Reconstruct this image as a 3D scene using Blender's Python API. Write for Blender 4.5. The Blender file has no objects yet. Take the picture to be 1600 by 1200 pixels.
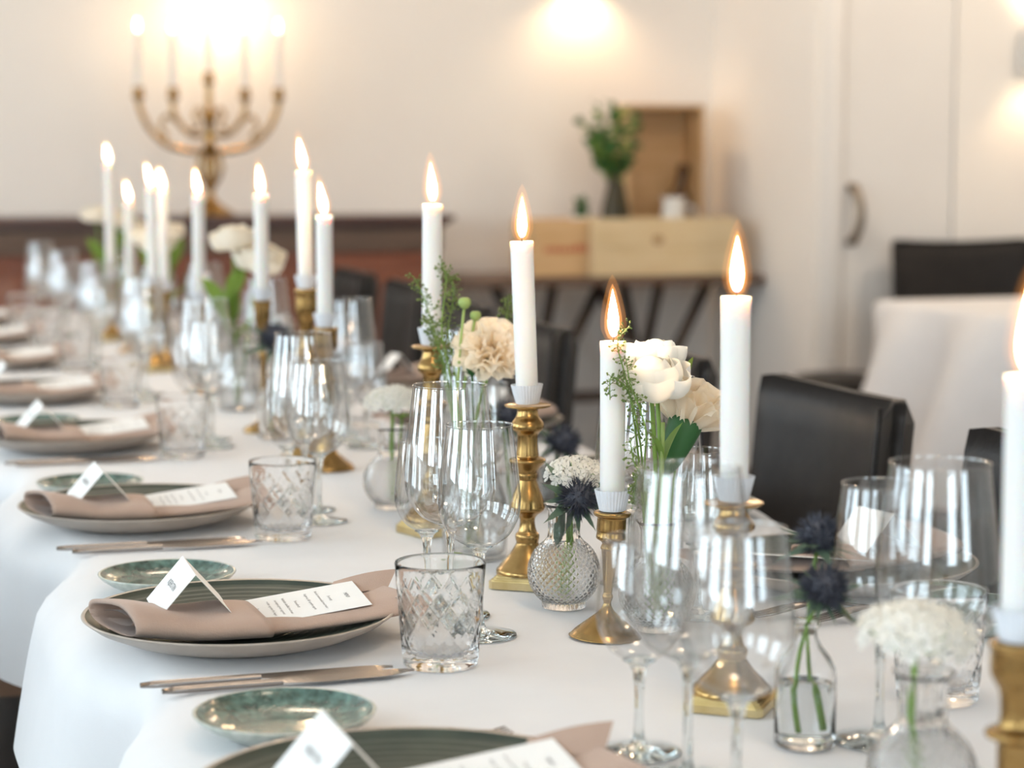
import bpy, bmesh, math, random
from math import sin, cos, pi, radians, sqrt, atan2, tan
from mathutils import Vector, Matrix

random.seed(7)
S = bpy.context.scene
COL = S.collection

# ------------------------------------------------------------------ camera
F_PX = 3250.0                      # focal length for a 1600 px wide frame
YAW = radians(18.2)
PITCH = math.atan((600 - 262) / F_PX)
CAM_Z = 1.20
TABLE_Z = 0.75
cam_data = bpy.data.cameras.new('camera')
cam_data.sensor_width = 36.0
cam_data.lens = F_PX / 1600 * 36.0
cam_data.clip_start = 0.05
cam_data.dof.use_dof = True
cam_data.dof.focus_distance = 2.03
cam_data.dof.aperture_fstop = 4.3
cam_data.dof.aperture_blades = 0
cam = bpy.data.objects.new('camera', cam_data)
cam.location = (0, 0, CAM_Z)
cam.rotation_euler = (pi / 2 - PITCH, 0, -YAW)
COL.objects.link(cam)
S.camera = cam

# ------------------------------------------------------------------ render / view settings
S.view_settings.view_transform = 'Standard'
S.view_settings.look = 'None'
S.view_settings.gamma = 1.0
S.view_settings.use_curve_mapping = False
S.view_settings.exposure = 0.33
cy = S.cycles
cy.use_denoising = True
try:
    cy.denoiser = 'OPENIMAGEDENOISE'
    cy.denoising_input_passes = 'RGB_ALBEDO_NORMAL'
except Exception:
    pass
cy.max_bounces = 14
cy.diffuse_bounces = 5
cy.glossy_bounces = 5
cy.transmission_bounces = 12
cy.transparent_max_bounces = 48
cy.sample_clamp_indirect = 4.0
cy.sample_clamp_direct = 0.0
cy.blur_glossy = 0.6
cy.use_light_tree = True

# ------------------------------------------------------------------ daylight: overcast sky seen through the left windows
world = bpy.data.worlds.new('overcast_sky')
S.world = world
world.use_nodes = True
wn = world.node_tree
bg = wn.nodes['Background']
bg.inputs['Color'].default_value = (0.76, 0.90, 1.0, 1)
bg.inputs['Strength'].default_value = 8.0

WIN_X = -2.10                      # inner face of the window wall
WINDOWS = [(-1.7, -0.6), (0.1, 1.2), (1.9, 3.0), (3.7, 4.8), (5.5, 6.6)]
WIN_Z = (0.85, 2.45)
REAR_Y = -2.60
REAR_WINDOWS = [(-0.1, 1.0), (2.1, 3.2)]
for y0, y1, back in [(a, b, False) for a, b in WINDOWS] + [(a, b, True) for a, b in REAR_WINDOWS]:             # light portals guide the sky sampling, they give no light themselves
    ld = bpy.data.lights.new('window_portal', 'AREA')
    ld.shape = 'RECTANGLE'
    ld.size = WIN_Z[1] - WIN_Z[0]
    ld.size_y = y1 - y0
    ld.cycles.is_portal = True
    lo = bpy.data.objects.new('window_portal', ld)
    lo.location = ((y0 + y1) / 2, REAR_Y - 0.2, sum(WIN_Z) / 2) if back else (WIN_X - 0.2, (y0 + y1) / 2, sum(WIN_Z) / 2)
    lo.rotation_euler = (0, -pi / 2, pi / 2) if back else (0, -pi / 2, 0)
    COL.objects.link(lo)

# added overhead fill lights without fixtures, out of view, to brighten the walls
for _x, _y, _w in ((0.7, 1.2, 10), (0.7, 4.0, 13), (2.4, 6.0, 18), (4.5, 5.6, 30), (-0.6, 6.4, 14)):
    _l = bpy.data.lights.new('overhead_fill', 'POINT')
    _l.energy = _w
    _l.color = (1.0, 0.80, 0.60)
    _l.shadow_soft_size = 0.14
    _o = bpy.data.objects.new('overhead_fill', _l)
    _o.location = (_x, _y, 2.45)
    COL.objects.link(_o)

# power of the room's own lamps
CANDLE_W = 0.42
SCONCE_W = 9.0
WARM = (1.0, 0.66, 0.36)

# ------------------------------------------------------------------ pixel rays -> world points (used once, to survey the room)
sT, cT, sP, cP = sin(YAW), cos(YAW), sin(PITCH), cos(PITCH)


def spot(px, py, h=0.0):
    """point at height h above the table top met by the sight line of a survey pixel"""
    k, m = (px - 800) / F_PX, (600 - py) / F_PX
    d = Vector((sT * cP, cT * cP, -sP)) + k * Vector((cT, -sT, 0)) + m * Vector((sT * sP, cT * sP, cP))
    t = (TABLE_Z + h - CAM_Z) / d.z
    return d.x * t, d.y * t


def along(px, X, z):
    """Y of the point at distance X from the window-side axis and height z seen in column px"""
    k = (px - 800) / F_PX
    return (X * cT - k * (X * sT * cP - (z - CAM_Z) * sP)) / (sT + k * cT * cP)


def across(px, Y, z):
    """X of the point at depth Y and height z seen in column px"""
    k = (px - 800) / F_PX
    return (Y * sT + k * (Y * cT * cP - (z - CAM_Z) * sP)) / (cT - k * sT * cP)


def height(py, X, Y):
    """z of the point over (X, Y) seen in row py"""
    m = (600 - py) / F_PX
    a = X * sT + Y * cT
    return CAM_Z + a * (m * cP - sP) / (cP + m * sP)


# ------------------------------------------------------------------ materials
MATS = {}


def new_mat(name):
    m = bpy.data.materials.new(name)
    m.use_nodes = True
    nt = m.node_tree
    nt.nodes.clear()
    out = nt.nodes.new('ShaderNodeOutputMaterial')
    return m, nt, out


def principled(name, color, rough=0.5, metal=0.0, color2=None, scale=20.0, detail=4.0, bump=0.0, bump_scale=None,
               spec=0.5, sss=0.0, sss_r=(0.01, 0.006, 0.004), coat=0.0, trans=0.0, sheen=0.0, stretch=None, rough2=None):
    if name in MATS:
        return MATS[name]
    m, nt, out = new_mat(name)
    b = nt.nodes.new('ShaderNodeBsdfPrincipled')
    nt.links.new(b.outputs[0], out.inputs[0])
    b.inputs['Base Color'].default_value = (*color, 1)
    b.inputs['Roughness'].default_value = rough
    b.inputs['Metallic'].default_value = metal
    b.inputs['Specular IOR Level'].default_value = spec
    if sss:
        b.inputs['Subsurface Weight'].default_value = sss
        b.inputs['Subsurface Radius'].default_value = sss_r
        b.inputs['Subsurface Scale'].default_value = 1.0
    if coat:
        b.inputs['Coat Weight'].default_value = coat
        b.inputs['Coat Roughness'].default_value = 0.08
    if sheen:
        b.inputs['Sheen Weight'].default_value = sheen
    if trans:
        b.inputs['Transmission Weight'].default_value = trans
    tc = nt.nodes.new('ShaderNodeTexCoord')
    mp = nt.nodes.new('ShaderNodeMapping')
    nt.links.new(tc.outputs['Object'], mp.inputs[0])
    if stretch:
        mp.inputs['Scale'].default_value = stretch
    if color2 or rough2 is not None:
        n = nt.nodes.new('ShaderNodeTexNoise')
        n.inputs['Scale'].default_value = scale
        n.inputs['Detail'].default_value = detail
        nt.links.new(mp.outputs[0], n.inputs['Vector'])
        if color2:
            r = nt.nodes.new('ShaderNodeValToRGB')
            r.color_ramp.elements[0].position = 0.35
            r.color_ramp.elements[1].position = 0.65
            r.color_ramp.elements[0].color = (*color, 1)
            r.color_ramp.elements[1].color = (*color2, 1)
            nt.links.new(n.outputs['Fac'], r.inputs[0])
            nt.links.new(r.outputs[0], b.inputs['Base Color'])
        if rough2 is not None:
            mr = nt.nodes.new('ShaderNodeMapRange')
            mr.inputs['To Min'].default_value = rough
            mr.inputs['To Max'].default_value = rough2
            nt.links.new(n.outputs['Fac'], mr.inputs[0])
            nt.links.new(mr.outputs[0], b.inputs['Roughness'])
    if bump:
        n2 = nt.nodes.new('ShaderNodeTexNoise')
        n2.inputs['Scale'].default_value = bump_scale or scale * 3
        n2.inputs['Detail'].default_value = 3
        nt.links.new(mp.outputs[0], n2.inputs['Vector'])
        bp = nt.nodes.new('ShaderNodeBump')
        bp.inputs['Strength'].default_value = bump
        bp.inputs['Distance'].default_value = 0.002
        nt.links.new(n2.outputs['Fac'], bp.inputs['Height'])
        nt.links.new(bp.outputs[0], b.inputs['Normal'])
    MATS[name] = m
    return m


def thin_glass(name, tint=(0.975, 0.98, 0.98), edge=(0.36, 0.39, 0.41), base=0.19):
    """thin glass sheet: passes light straight on, mirrors by the Fresnel law, absorbs more where the wall is seen along its length"""
    m, nt, out = new_mat(name)
    lw = nt.nodes.new('ShaderNodeLayerWeight')
    lw.inputs['Blend'].default_value = 0.5
    pw = nt.nodes.new('ShaderNodeMath'); pw.operation = 'POWER'; pw.inputs[1].default_value = 4.0
    nt.links.new(lw.outputs['Facing'], pw.inputs[0])
    ma = nt.nodes.new('ShaderNodeMath'); ma.operation = 'MULTIPLY_ADD'
    ma.inputs[1].default_value = 0.80; ma.inputs[2].default_value = base
    nt.links.new(pw.outputs[0], ma.inputs[0])
    p2 = nt.nodes.new('ShaderNodeMath'); p2.operation = 'POWER'; p2.inputs[1].default_value = 5.0
    nt.links.new(lw.outputs['Facing'], p2.inputs[0])
    mc = nt.nodes.new('ShaderNodeMixRGB')
    mc.inputs[1].default_value = (*tint, 1)
    mc.inputs[2].default_value = (*edge, 1)
    nt.links.new(p2.outputs[0], mc.inputs[0])
    tr = nt.nodes.new('ShaderNodeBsdfTransparent')
    nt.links.new(mc.outputs[0], tr.inputs[0])
    gl = nt.nodes.new('ShaderNodeBsdfGlossy')
    gl.inputs['Roughness'].default_value = 0.02
    mx = nt.nodes.new('ShaderNodeMixShader')
    nt.links.new(ma.outputs[0], mx.inputs[0])
    nt.links.new(tr.outputs[0], mx.inputs[1])
    nt.links.new(gl.outputs[0], mx.inputs[2])
    nt.links.new(mx.outputs[0], out.inputs[0])
    MATS[name] = m
    return m


def solid_glass(name, color=(0.97, 0.985, 0.985), ior=1.47, rough=0.0):
    m, nt, out = new_mat(name)
    g = nt.nodes.new('ShaderNodeBsdfGlass')
    g.inputs['Color'].default_value = (*color, 1)
    g.inputs['IOR'].default_value = ior
    g.inputs['Roughness'].default_value = rough
    nt.links.new(g.outputs[0], out.inputs[0])
    MATS[name] = m
    return m


def translucent(name, color, back, mixf=0.4, rough=0.7, color2=None, scale=40):
    """petal or leaf: diffuse on the front, some light through"""
    m, nt, out = new_mat(name)
    d = nt.nodes.new('ShaderNodeBsdfPrincipled')
    d.inputs['Base Color'].default_value = (*color, 1)
    d.inputs['Roughness'].default_value = rough
    d.inputs['Specular IOR Level'].default_value = 0.3
    if color2:
        tc = nt.nodes.new('ShaderNodeTexCoord')
        n = nt.nodes.new('ShaderNodeTexNoise')
        n.inputs['Scale'].default_value = scale
        nt.links.new(tc.outputs['Object'], n.inputs['Vector'])
        mc = nt.nodes.new('ShaderNodeMixRGB')
        mc.inputs[1].default_value = (*color, 1)
        mc.inputs[2].default_value = (*color2, 1)
        nt.links.new(n.outputs['Fac'], mc.inputs[0])
        nt.links.new(mc.outputs[0], d.inputs['Base Color'])
    t = nt.nodes.new('ShaderNodeBsdfTranslucent')
    t.inputs['Color'].default_value = (*back, 1)
    mx = nt.nodes.new('ShaderNodeMixShader')
    mx.inputs[0].default_value = mixf
    nt.links.new(d.outputs[0], mx.inputs[1])
    nt.links.new(t.outputs[0], mx.inputs[2])
    nt.links.new(mx.outputs[0], out.inputs[0])
    MATS[name] = m
    return m


def emitter(name, color, strength, clear=True, zramp=None):
    """glowing gas or painted flame halo (clear=True: adds light to what lies behind) or a lit lamp surface"""
    m, nt, out = new_mat(name)
    e = nt.nodes.new('ShaderNodeEmission')
    e.inputs['Color'].default_value = (*color, 1)
    e.inputs['Strength'].default_value = strength
    if zramp:
        tc = nt.nodes.new('ShaderNodeTexCoord')
        sx = nt.nodes.new('ShaderNodeSeparateXYZ')
        nt.links.new(tc.outputs['Generated'], sx.inputs[0])
        r = nt.nodes.new('ShaderNodeValToRGB')
        while len(r.color_ramp.elements) < len(zramp):
            r.color_ramp.elements.new(0.5)
        for el, (p, c) in zip(r.color_ramp.elements, zramp):
            el.position = p
            el.color = (*c, 1)
        nt.links.new(sx.outputs['Z'], r.inputs[0])
        nt.links.new(r.outputs[0], e.inputs['Color'])
    if clear:
        t = nt.nodes.new('ShaderNodeBsdfTransparent')
        a = nt.nodes.new('ShaderNodeAddShader')
        nt.links.new(t.outputs[0], a.inputs[0])
        nt.links.new(e.outputs[0], a.inputs[1])
        nt.links.new(a.outputs[0], out.inputs[0])
    else:
        nt.links.new(e.outputs[0], out.inputs[0])
    m.cycles.emission_sampling = 'NONE'
    MATS[name] = m
    return m


def wood(name, c1, c2, scale=6.0, stretch=(1, 12, 12), rough=0.45, coat=0.0):
    return principled(name, c1, rough, color2=c2, scale=scale, stretch=stretch, bump=0.08, bump_scale=scale * 4, coat=coat)


M_wall = principled('cream_wall_paint', (0.85, 0.815, 0.775), 0.6, color2=(0.86, 0.83, 0.79), scale=3, bump=0.05, bump_scale=120)
M_panel = principled('white_gloss_paint', (0.82, 0.80, 0.775), 0.38, color2=(0.80, 0.775, 0.75), scale=2)
M_ceil = principled('white_ceiling_paint', (0.85, 0.84, 0.82), 0.8)
M_floor = wood('dark_oak_floor', (0.16, 0.10, 0.065), (0.10, 0.06, 0.04), 3.0, (1, 10, 1), 0.4)
M_cloth = principled('white_table_linen', (0.76, 0.755, 0.765), 0.85, color2=(0.74, 0.735, 0.745), scale=14, bump=0.12, bump_scale=900, sheen=0.1)
M_brass = principled('aged_brass', (0.45, 0.285, 0.11), 0.15, 1.0, color2=(0.33, 0.20, 0.07), scale=45, rough2=0.32)
M_brass_pale = principled('polished_pale_brass', (0.72, 0.60, 0.34), 0.28, 1.0, color2=(0.60, 0.48, 0.24), scale=45)
M_steel = principled('brushed_steel', (0.36, 0.325, 0.30), 0.26, 1.0, color2=(0.29, 0.26, 0.24), scale=200, stretch=(1, 30, 30))
M_wax = principled('white_candle_wax', (0.80, 0.795, 0.775), 0.42, sss=0.6, sss_r=(0.014, 0.008, 0.005), color2=(0.78, 0.775, 0.755), scale=8)
M_wick = principled('burnt_wick', (0.02, 0.015, 0.012), 0.9)
M_paper = principled('white_paper', (0.87, 0.87, 0.86), 0.7, color2=(0.85, 0.85, 0.84), scale=50)
M_pleat = principled('pale_grey_pleated_paper', (0.70, 0.72, 0.76), 0.6, color2=(0.66, 0.68, 0.72), scale=60)
M_ink = principled('dark_ink', (0.15, 0.145, 0.145), 0.7)
M_napkin = principled('taupe_linen', (0.45, 0.315, 0.245), 0.85, color2=(0.42, 0.29, 0.225), scale=30, bump=0.25, bump_scale=700, sheen=0.2)
M_glaze = principled('dark_green_glaze', (0.040, 0.052, 0.040), 0.42, color2=(0.062, 0.076, 0.058), scale=18, spec=0.3)
M_stone = principled('beige_stoneware', (0.44, 0.375, 0.315), 0.40, color2=(0.39, 0.325, 0.27), scale=40, bump=0.05, bump_scale=200, coat=0.2)
M_speck = principled('speckled_green_glaze', (0.022, 0.050, 0.036), 0.12, color2=(0.11, 0.20, 0.165), scale=95, detail=7, coat=0.6, bump=0.8, bump_scale=210)
M_pale_stone = principled('pale_green_stoneware', (0.50, 0.53, 0.48), 0.3, color2=(0.36, 0.40, 0.35), scale=120, coat=0.4)
M_leather = principled('black_leather', (0.014, 0.012, 0.0115), 0.45, spec=0.32, color2=(0.020, 0.017, 0.016), scale=40, bump=0.25, bump_scale=260)
M_darkwood = wood('dark_stained_wood', (0.035, 0.022, 0.016), (0.055, 0.034, 0.024), 5.0)
M_mahogany = wood('red_mahogany', (0.16, 0.045, 0.02), (0.23, 0.075, 0.035), 4.0, (1, 8, 8), 0.35, 0.3)
M_mahogany_top = wood('dark_mahogany', (0.075, 0.030, 0.020), (0.11, 0.045, 0.030), 4.0, (1, 8, 8), 0.35, 0.3)
M_walnut = wood('walnut', (0.10, 0.060, 0.040), (0.15, 0.09, 0.06), 5.0, (1, 10, 10), 0.45)
M_pine = wood('pale_pine', (0.66, 0.50, 0.28), (0.72, 0.57, 0.35), 5.0, (1, 9, 9), 0.55)
M_pine_warm = wood('warm_pine', (0.60, 0.38, 0.18), (0.66, 0.44, 0.23), 5.0, (1, 9, 9), 0.55)
M_red_print = principled('red_brand_stamp', (0.45, 0.10, 0.04), 0.7)
M_knot = principled('brown_wood_knot', (0.36, 0.20, 0.09), 0.6)
M_thin = thin_glass('thin_wine_glass')
M_glass = solid_glass('clear_solid_glass')
M_cut = solid_glass('cut_crystal_glass', (1.0, 1.0, 1.0), 1.27)
M_pressed = solid_glass('pressed_glass', (1.0, 1.0, 1.0), 1.42, 0.06)
M_water = solid_glass('water', (0.98, 0.99, 0.985), 1.33)
M_stem = translucent('fresh_green_stem', (0.19, 0.33, 0.06), (0.25, 0.4, 0.05), 0.15, 0.5, (0.26, 0.40, 0.10))
M_stem_pale = translucent('pale_green_stem', (0.36, 0.48, 0.16), (0.35, 0.5, 0.1), 0.2, 0.5)
M_leaf = translucent('dark_green_leaf', (0.030, 0.105, 0.035), (0.06, 0.2, 0.03), 0.2, 0.5, (0.05, 0.15, 0.05))
M_leaf_bright = translucent('bright_green_leaf', (0.15, 0.26, 0.045), (0.24, 0.40, 0.05), 0.25, 0.5, (0.22, 0.32, 0.08))
M_leaf_olive = translucent('olive_green_leaf', (0.14, 0.20, 0.06), (0.2, 0.3, 0.05), 0.25, 0.6, (0.20, 0.26, 0.08))
M_petal = translucent('cream_white_petal', (0.90, 0.875, 0.80), (0.95, 0.87, 0.72), 0.4, 0.7, (0.88, 0.85, 0.78))
M_petal_white = translucent('white_petal', (0.92, 0.91, 0.87), (0.95, 0.92, 0.84), 0.4, 0.7)
M_petal_peach = translucent('warm_cream_petal', (0.95, 0.87, 0.75), (1.0, 0.90, 0.74), 0.55, 0.7, (0.95, 0.91, 0.83))
M_thistle = principled('blue_black_thistle', (0.034, 0.038, 0.058), 0.7, color2=(0.08, 0.085, 0.11), scale=300)
M_thistle_leaf = principled('grey_green_thistle_bract', (0.07, 0.13, 0.085), 0.6, color2=(0.12, 0.17, 0.12), scale=80)
M_flame_core = emitter('flame_core', (1.0, 0.80, 0.45), 9.0, True,
                       [(0.0, (0.12, 0.16, 0.5)), (0.10, (0.75, 0.45, 0.25)), (0.25, (1.0, 0.80, 0.48)), (0.8, (1.0, 0.84, 0.52)), (1.0, (1.0, 0.62, 0.25))])
M_flame_glow = emitter('flame_glow_shell', (1.0, 0.40, 0.10), 0.28, True)  # orange halo painted as a faint emissive shell round the flame
M_flame_halo = emitter('flame_halo_shell', (1.0, 0.38, 0.08), 0.075, True)  # wider, fainter emissive shell that softens the painted halo outwards
M_lamp = emitter('lit_lamp_glass', (1.0, 0.83, 0.58), 14.0, False)
M_lampbody = principled('white_lacquered_metal', (0.72, 0.70, 0.67), 0.4, 0.0, color2=(0.70, 0.68, 0.65), scale=10)
M_handle = principled('antique_nickel', (0.30, 0.24, 0.18), 0.35, 1.0, color2=(0.24, 0.19, 0.14), scale=60)
M_pane = thin_glass('window_pane', (0.96, 0.98, 0.98), (0.8, 0.85, 0.85), 0.06)
M_jug = principled('dark_green_glass_jug', (0.035, 0.030, 0.012), 0.3, color2=(0.055, 0.042, 0.018), scale=20, spec=0.3)
M_china = principled('white_china', (0.75, 0.73, 0.68), 0.3, color2=(0.72, 0.70, 0.66), scale=12)
M_amber = principled('amber_brown_glass', (0.20, 0.085, 0.02), 0.15, color2=(0.05, 0.03, 0.015), scale=9, coat=0.4)


# ------------------------------------------------------------------ mesh helpers
def mesh(name, verts, faces, mat, smooth=True, mats=None, fmat=None):
    me = bpy.data.meshes.new(name)
    me.from_pydata([tuple(v) for v in verts], [], faces)
    for m in (mats or [mat]):
        me.materials.append(m)
    if fmat:
        me.polygons.foreach_set('material_index', fmat)
    if smooth:
        me.polygons.foreach_set('use_smooth', [True] * len(me.polygons))
    me.update()
    return me


def obj(name, me, parent=None, loc=(0, 0, 0), rot=(0, 0, 0), scale=None):
    o = bpy.data.objects.new(name, me)
    COL.objects.link(o)
    if parent:
        o.parent = parent
    o.location = loc
    o.rotation_euler = rot
    if scale:
        o.scale = (scale,) * 3 if isinstance(scale, (int, float)) else scale
    return o


def tag(o, label, cat, group=None, kind=None):
    o['label'] = label
    if cat:
        o['category'] = cat
    if group:
        o['group'] = group
    if kind:
        o['kind'] = kind
    return o


def thing(name, label, cat, loc=(0, 0, 0), rotz=0.0, group=None, rot=None):
    o = bpy.data.objects.new(name, None)
    o.empty_display_size = 0.02
    COL.objects.link(o)
    o.location = loc
    o.rotation_euler = rot if rot else (0, 0, rotz)
    return tag(o, label, cat, group)


def copy_tree(o, parent=None):
    c = o.copy()
    COL.objects.link(c)
    if parent:
        c.parent = parent
    for ch in list(o.children):
        copy_tree(ch, c)
    return c


def structure(name, me, parent=None, **kw):
    o = obj(name, me, parent, **kw)
    if parent is None:
        o['kind'] = 'structure'
    return o


def spline(pts, n=6):
    """Catmull-Rom through the points"""
    out = []
    P = [Vector(p) for p in pts]
    P = [2 * P[0] - P[1]] + P + [2 * P[-1] - P[-2]]
    for i in range(1, len(P) - 2):
        for j in range(n):
            t = j / n
            a, b, c, d = P[i - 1], P[i], P[i + 1], P[i + 2]
            out.append(0.5 * ((2 * b) + (c - a) * t + (2 * a - 5 * b + 4 * c - d) * t * t + (3 * b - a - 3 * c + d) * t ** 3))
    out.append(P[-2])
    return out


def lathe(profile, seg=40, fn=None, close=False):
    """verts, faces of a surface of revolution; profile = [(r, z)]; fn(r, z, a) may alter the radius"""
    verts, faces = [], []
    rings = []
    for r, z in profile:
        if r < 1e-6:
            rings.append([len(verts)])
            verts.append((0, 0, z))
        else:
            ring = []
            for k in range(seg):
                a = 2 * pi * k / seg
                rr = fn(r, z, a) if fn else r
                ring.append(len(verts))
                verts.append((rr * cos(a), rr * sin(a), z))
            rings.append(ring)
    pairs = list(zip(rings, rings[1:]))
    if close:
        pairs.append((rings[-1], rings[0]))
    for A, B in pairs:
        for k in range(seg):
            k2 = (k + 1) % seg
            if len(A) == 1 and len(B) == 1:
                break
            if len(A) == 1:
                faces.append((A[0], B[k2], B[k]))
            elif len(B) == 1:
                faces.append((A[k], A[k2], B[0]))
            else:
                faces.append((A[k], A[k2], B[k2], B[k]))
    return verts, faces


def lathe_mesh(name, profile, mat, seg=40, smooth_pts=0, fn=None, close=False, sharp=False):
    if smooth_pts:
        profile = [(max(p.x, 0), p.y) for p in spline([(r, z, 0) for r, z in profile], smooth_pts)]
    v, f = lathe(profile, seg, fn, close)
    return mesh(name, v, f, mat, not sharp)


def box_data(x0, x1, y0, y1, z0, z1):
    v = [(x0, y0, z0), (x1, y0, z0), (x1, y1, z0), (x0, y1, z0), (x0, y0, z1), (x1, y0, z1), (x1, y1, z1), (x0, y1, z1)]
    f = [(0, 3, 2, 1), (4, 5, 6, 7), (0, 1, 5, 4), (1, 2, 6, 5), (2, 3, 7, 6), (3, 0, 4, 7)]
    return v, f


def box(name, x0, x1, y0, y1, z0, z1, mat, bevel=0.0, seg=2):
    v, f = box_data(x0, x1, y0, y1, z0, z1)
    if bevel <= 0:
        return mesh(name, v, f, mat, False)
    bm = bmesh.new()
    vs = [bm.verts.new(p) for p in v]
    for q in f:
        bm.faces.new([vs[i] for i in q])
    bmesh.ops.bevel(bm, geom=bm.edges[:], offset=bevel, segments=seg, affect='EDGES', profile=0.5)
    me = bpy.data.meshes.new(name)
    bm.to_mesh(me)
    bm.free()
    me.materials.append(mat)
    if seg > 1:
        me.polygons.foreach_set('use_smooth', [True] * len(me.polygons))
        try:
            me.set_sharp_from_angle(angle=radians(40))
        except Exception:
            pass
    return me


def tube_data(path, rad, seg=8, cap=True):
    """rad: number or list"""
    P = [Vector(p) for p in path]
    n = len(P)
    R = rad if isinstance(rad, (list, tuple)) else [rad] * n
    verts, faces = [], []
    up = Vector((0, 0, 1))
    prev = None
    for i in range(n):
        t = (P[min(i + 1, n - 1)] - P[max(i - 1, 0)])
        if t.length < 1e-9:
            t = Vector((0, 0, 1))
        t.normalize()
        if prev is None:
            a = t.cross(up)
            if a.length < 1e-3:
                a = t.cross(Vector((1, 0, 0)))
        else:
            a = prev - t * prev.dot(t)
        a.normalize()
        prev = a
        b = t.cross(a)
        for k in range(seg):
            an = 2 * pi * k / seg
            verts.append(P[i] + R[i] * (cos(an) * a + sin(an) * b))
    for i in range(n - 1):
        for k in range(seg):
            k2 = (k + 1) % seg
            faces.append((i * seg + k, i * seg + k2, (i + 1) * seg + k2, (i + 1) * seg + k))
    if cap:
        faces.append(tuple(range(seg - 1, -1, -1)))
        faces.append(tuple((n - 1) * seg + k for k in range(seg)))
    return verts, faces


def tube(name, path, rad, mat, seg=8):
    v, f = tube_data(path, rad, seg)
    return mesh(name, v, f, mat)


def join(parts):
    V, F = [], []
    for v, f in parts:
        o = len(V)
        V += [tuple(p) for p in v]
        F += [tuple(i + o for i in q) for q in f]
    return V, F


def xform(data, M):
    v, f = data
    return [M @ Vector(p) for p in v], f


def grid_data(nu, nv, fn, wrap=False):
    """fn(u, v) with u, v in 0..1"""
    verts = [fn(i / (nu - 1), j / (nv - 1)) for i in range(nu) for j in range(nv)]
    faces = [(i * nv + j, (i + 1) * nv + j, (i + 1) * nv + j + 1, i * nv + j + 1) for i in range(nu - 1) for j in range(nv - 1)]
    return verts, faces


ORD = ['first', 'second', 'third', 'fourth', 'fifth', 'sixth', 'seventh', 'eighth', 'ninth', 'tenth', 'eleventh', 'twelfth']

# ================================================================== ROOM SHELL
Y_BACK, X_RIGHT, X_FAR, Y_STEP, Y_REAR, CEIL = 8.0, 3.5, 6.4, 7.04, -2.6, 2.75
structure('floor', box('floor', WIN_X - 0.3, X_FAR + 0.2, Y_REAR - 0.2, Y_BACK + 0.2, -0.1, 0.0, M_floor))
structure('ceiling', box('ceiling', WIN_X - 0.3, X_FAR + 0.2, Y_REAR - 0.2, Y_BACK + 0.2, CEIL, CEIL + 0.1, M_ceil))
structure('wall_back', box('wall_back', WIN_X - 0.3, X_FAR + 0.15, Y_BACK, Y_BACK + 0.15, 0, CEIL, M_wall))
structure('wall_alcove', box('wall_alcove', X_RIGHT, X_RIGHT + 0.08, Y_STEP + 0.1, Y_BACK, 0, CEIL, M_wall))
segs, prev = [], WIN_X - 0.3
for x0, x1 in REAR_WINDOWS:
    segs += [box_data(prev, x0, Y_REAR - 0.28, Y_REAR, 0, CEIL), box_data(x0, x1, Y_REAR - 0.28, Y_REAR, 0, WIN_Z[0]), box_data(x0, x1, Y_REAR - 0.28, Y_REAR, WIN_Z[1], CEIL)]
    prev = x1
segs.append(box_data(prev, X_FAR + 0.2, Y_REAR - 0.28, Y_REAR, 0, CEIL))
V, F = join(segs)
structure('wall_rear', mesh('wall_rear', V, F, M_wall, False))
structure('wall_right', box('wall_right', X_FAR, X_FAR + 0.15, Y_REAR, Y_BACK, 0, CEIL, M_wall))
# window wall with real openings
zs = WIN_Z
segs = []
prev = Y_REAR
for y0, y1 in WINDOWS:
    segs.append(box_data(WIN_X - 0.28, WIN_X, prev, y0, 0, CEIL))
    segs.append(box_data(WIN_X - 0.28, WIN_X, y0, y1, 0, zs[0]))
    segs.append(box_data(WIN_X - 0.28, WIN_X, y0, y1, zs[1], CEIL))
    prev = y1
segs.append(box_data(WIN_X - 0.28, WIN_X, prev, Y_BACK, 0, CEIL))
V, F = join(segs)
structure('wall_left', mesh('wall_left', V, F, M_wall, False))
frame_me = None
for i, (y0, y1) in enumerate(WINDOWS + REAR_WINDOWS):
    w = bpy.data.objects.new('window_%d' % (i + 1), None)
    COL.objects.link(w)
    w.location = (WIN_X - 0.14, (y0 + y1) / 2, (zs[0] + zs[1]) / 2)
    if i >= len(WINDOWS):
        w.location = ((y0 + y1) / 2, Y_REAR - 0.14, (zs[0] + zs[1]) / 2)
        w.rotation_euler = (0, 0, pi / 2)
    w['kind'] = 'structure'
    if frame_me is None:
        hw, hh = (y1 - y0) / 2, (zs[1] - zs[0]) / 2
        fr = [box_data(-.03, .03, -hw, -hw + .06, -hh, hh), box_data(-.03, .03, hw - .06, hw, -hh, hh),
              box_data(-.03, .03, -hw, hw, -hh, -hh + .06), box_data(-.03, .03, -hw, hw, hh - .06, hh)]
        frame_me = mesh('window_frame', *join(fr), M_panel, False)
        mullion_me = box('mullion', -.025, .025, -.035, .035, -hh + .06, hh - .06, M_panel)
        bar_me = box('glazing_bar', -.018, .018, -hw + .06, hw - .06, -.02, .02, M_panel)
        pane_me = mesh('pane', [(0, -hw + .06, -hh + .06), (0, hw - .06, -hh + .06), (0, hw - .06, hh - .06), (0, -hw + .06, hh - .06)], [(0, 1, 2, 3)], M_pane, False)
    obj('window_frame', frame_me, w)
    obj('mullion', mullion_me, w)
    for zz in (-0.25, 0.28):
        obj('glazing_bar', bar_me, w, (0, 0, zz))
    obj('pane', pane_me, w, (-0.02, 0, 0))
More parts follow.
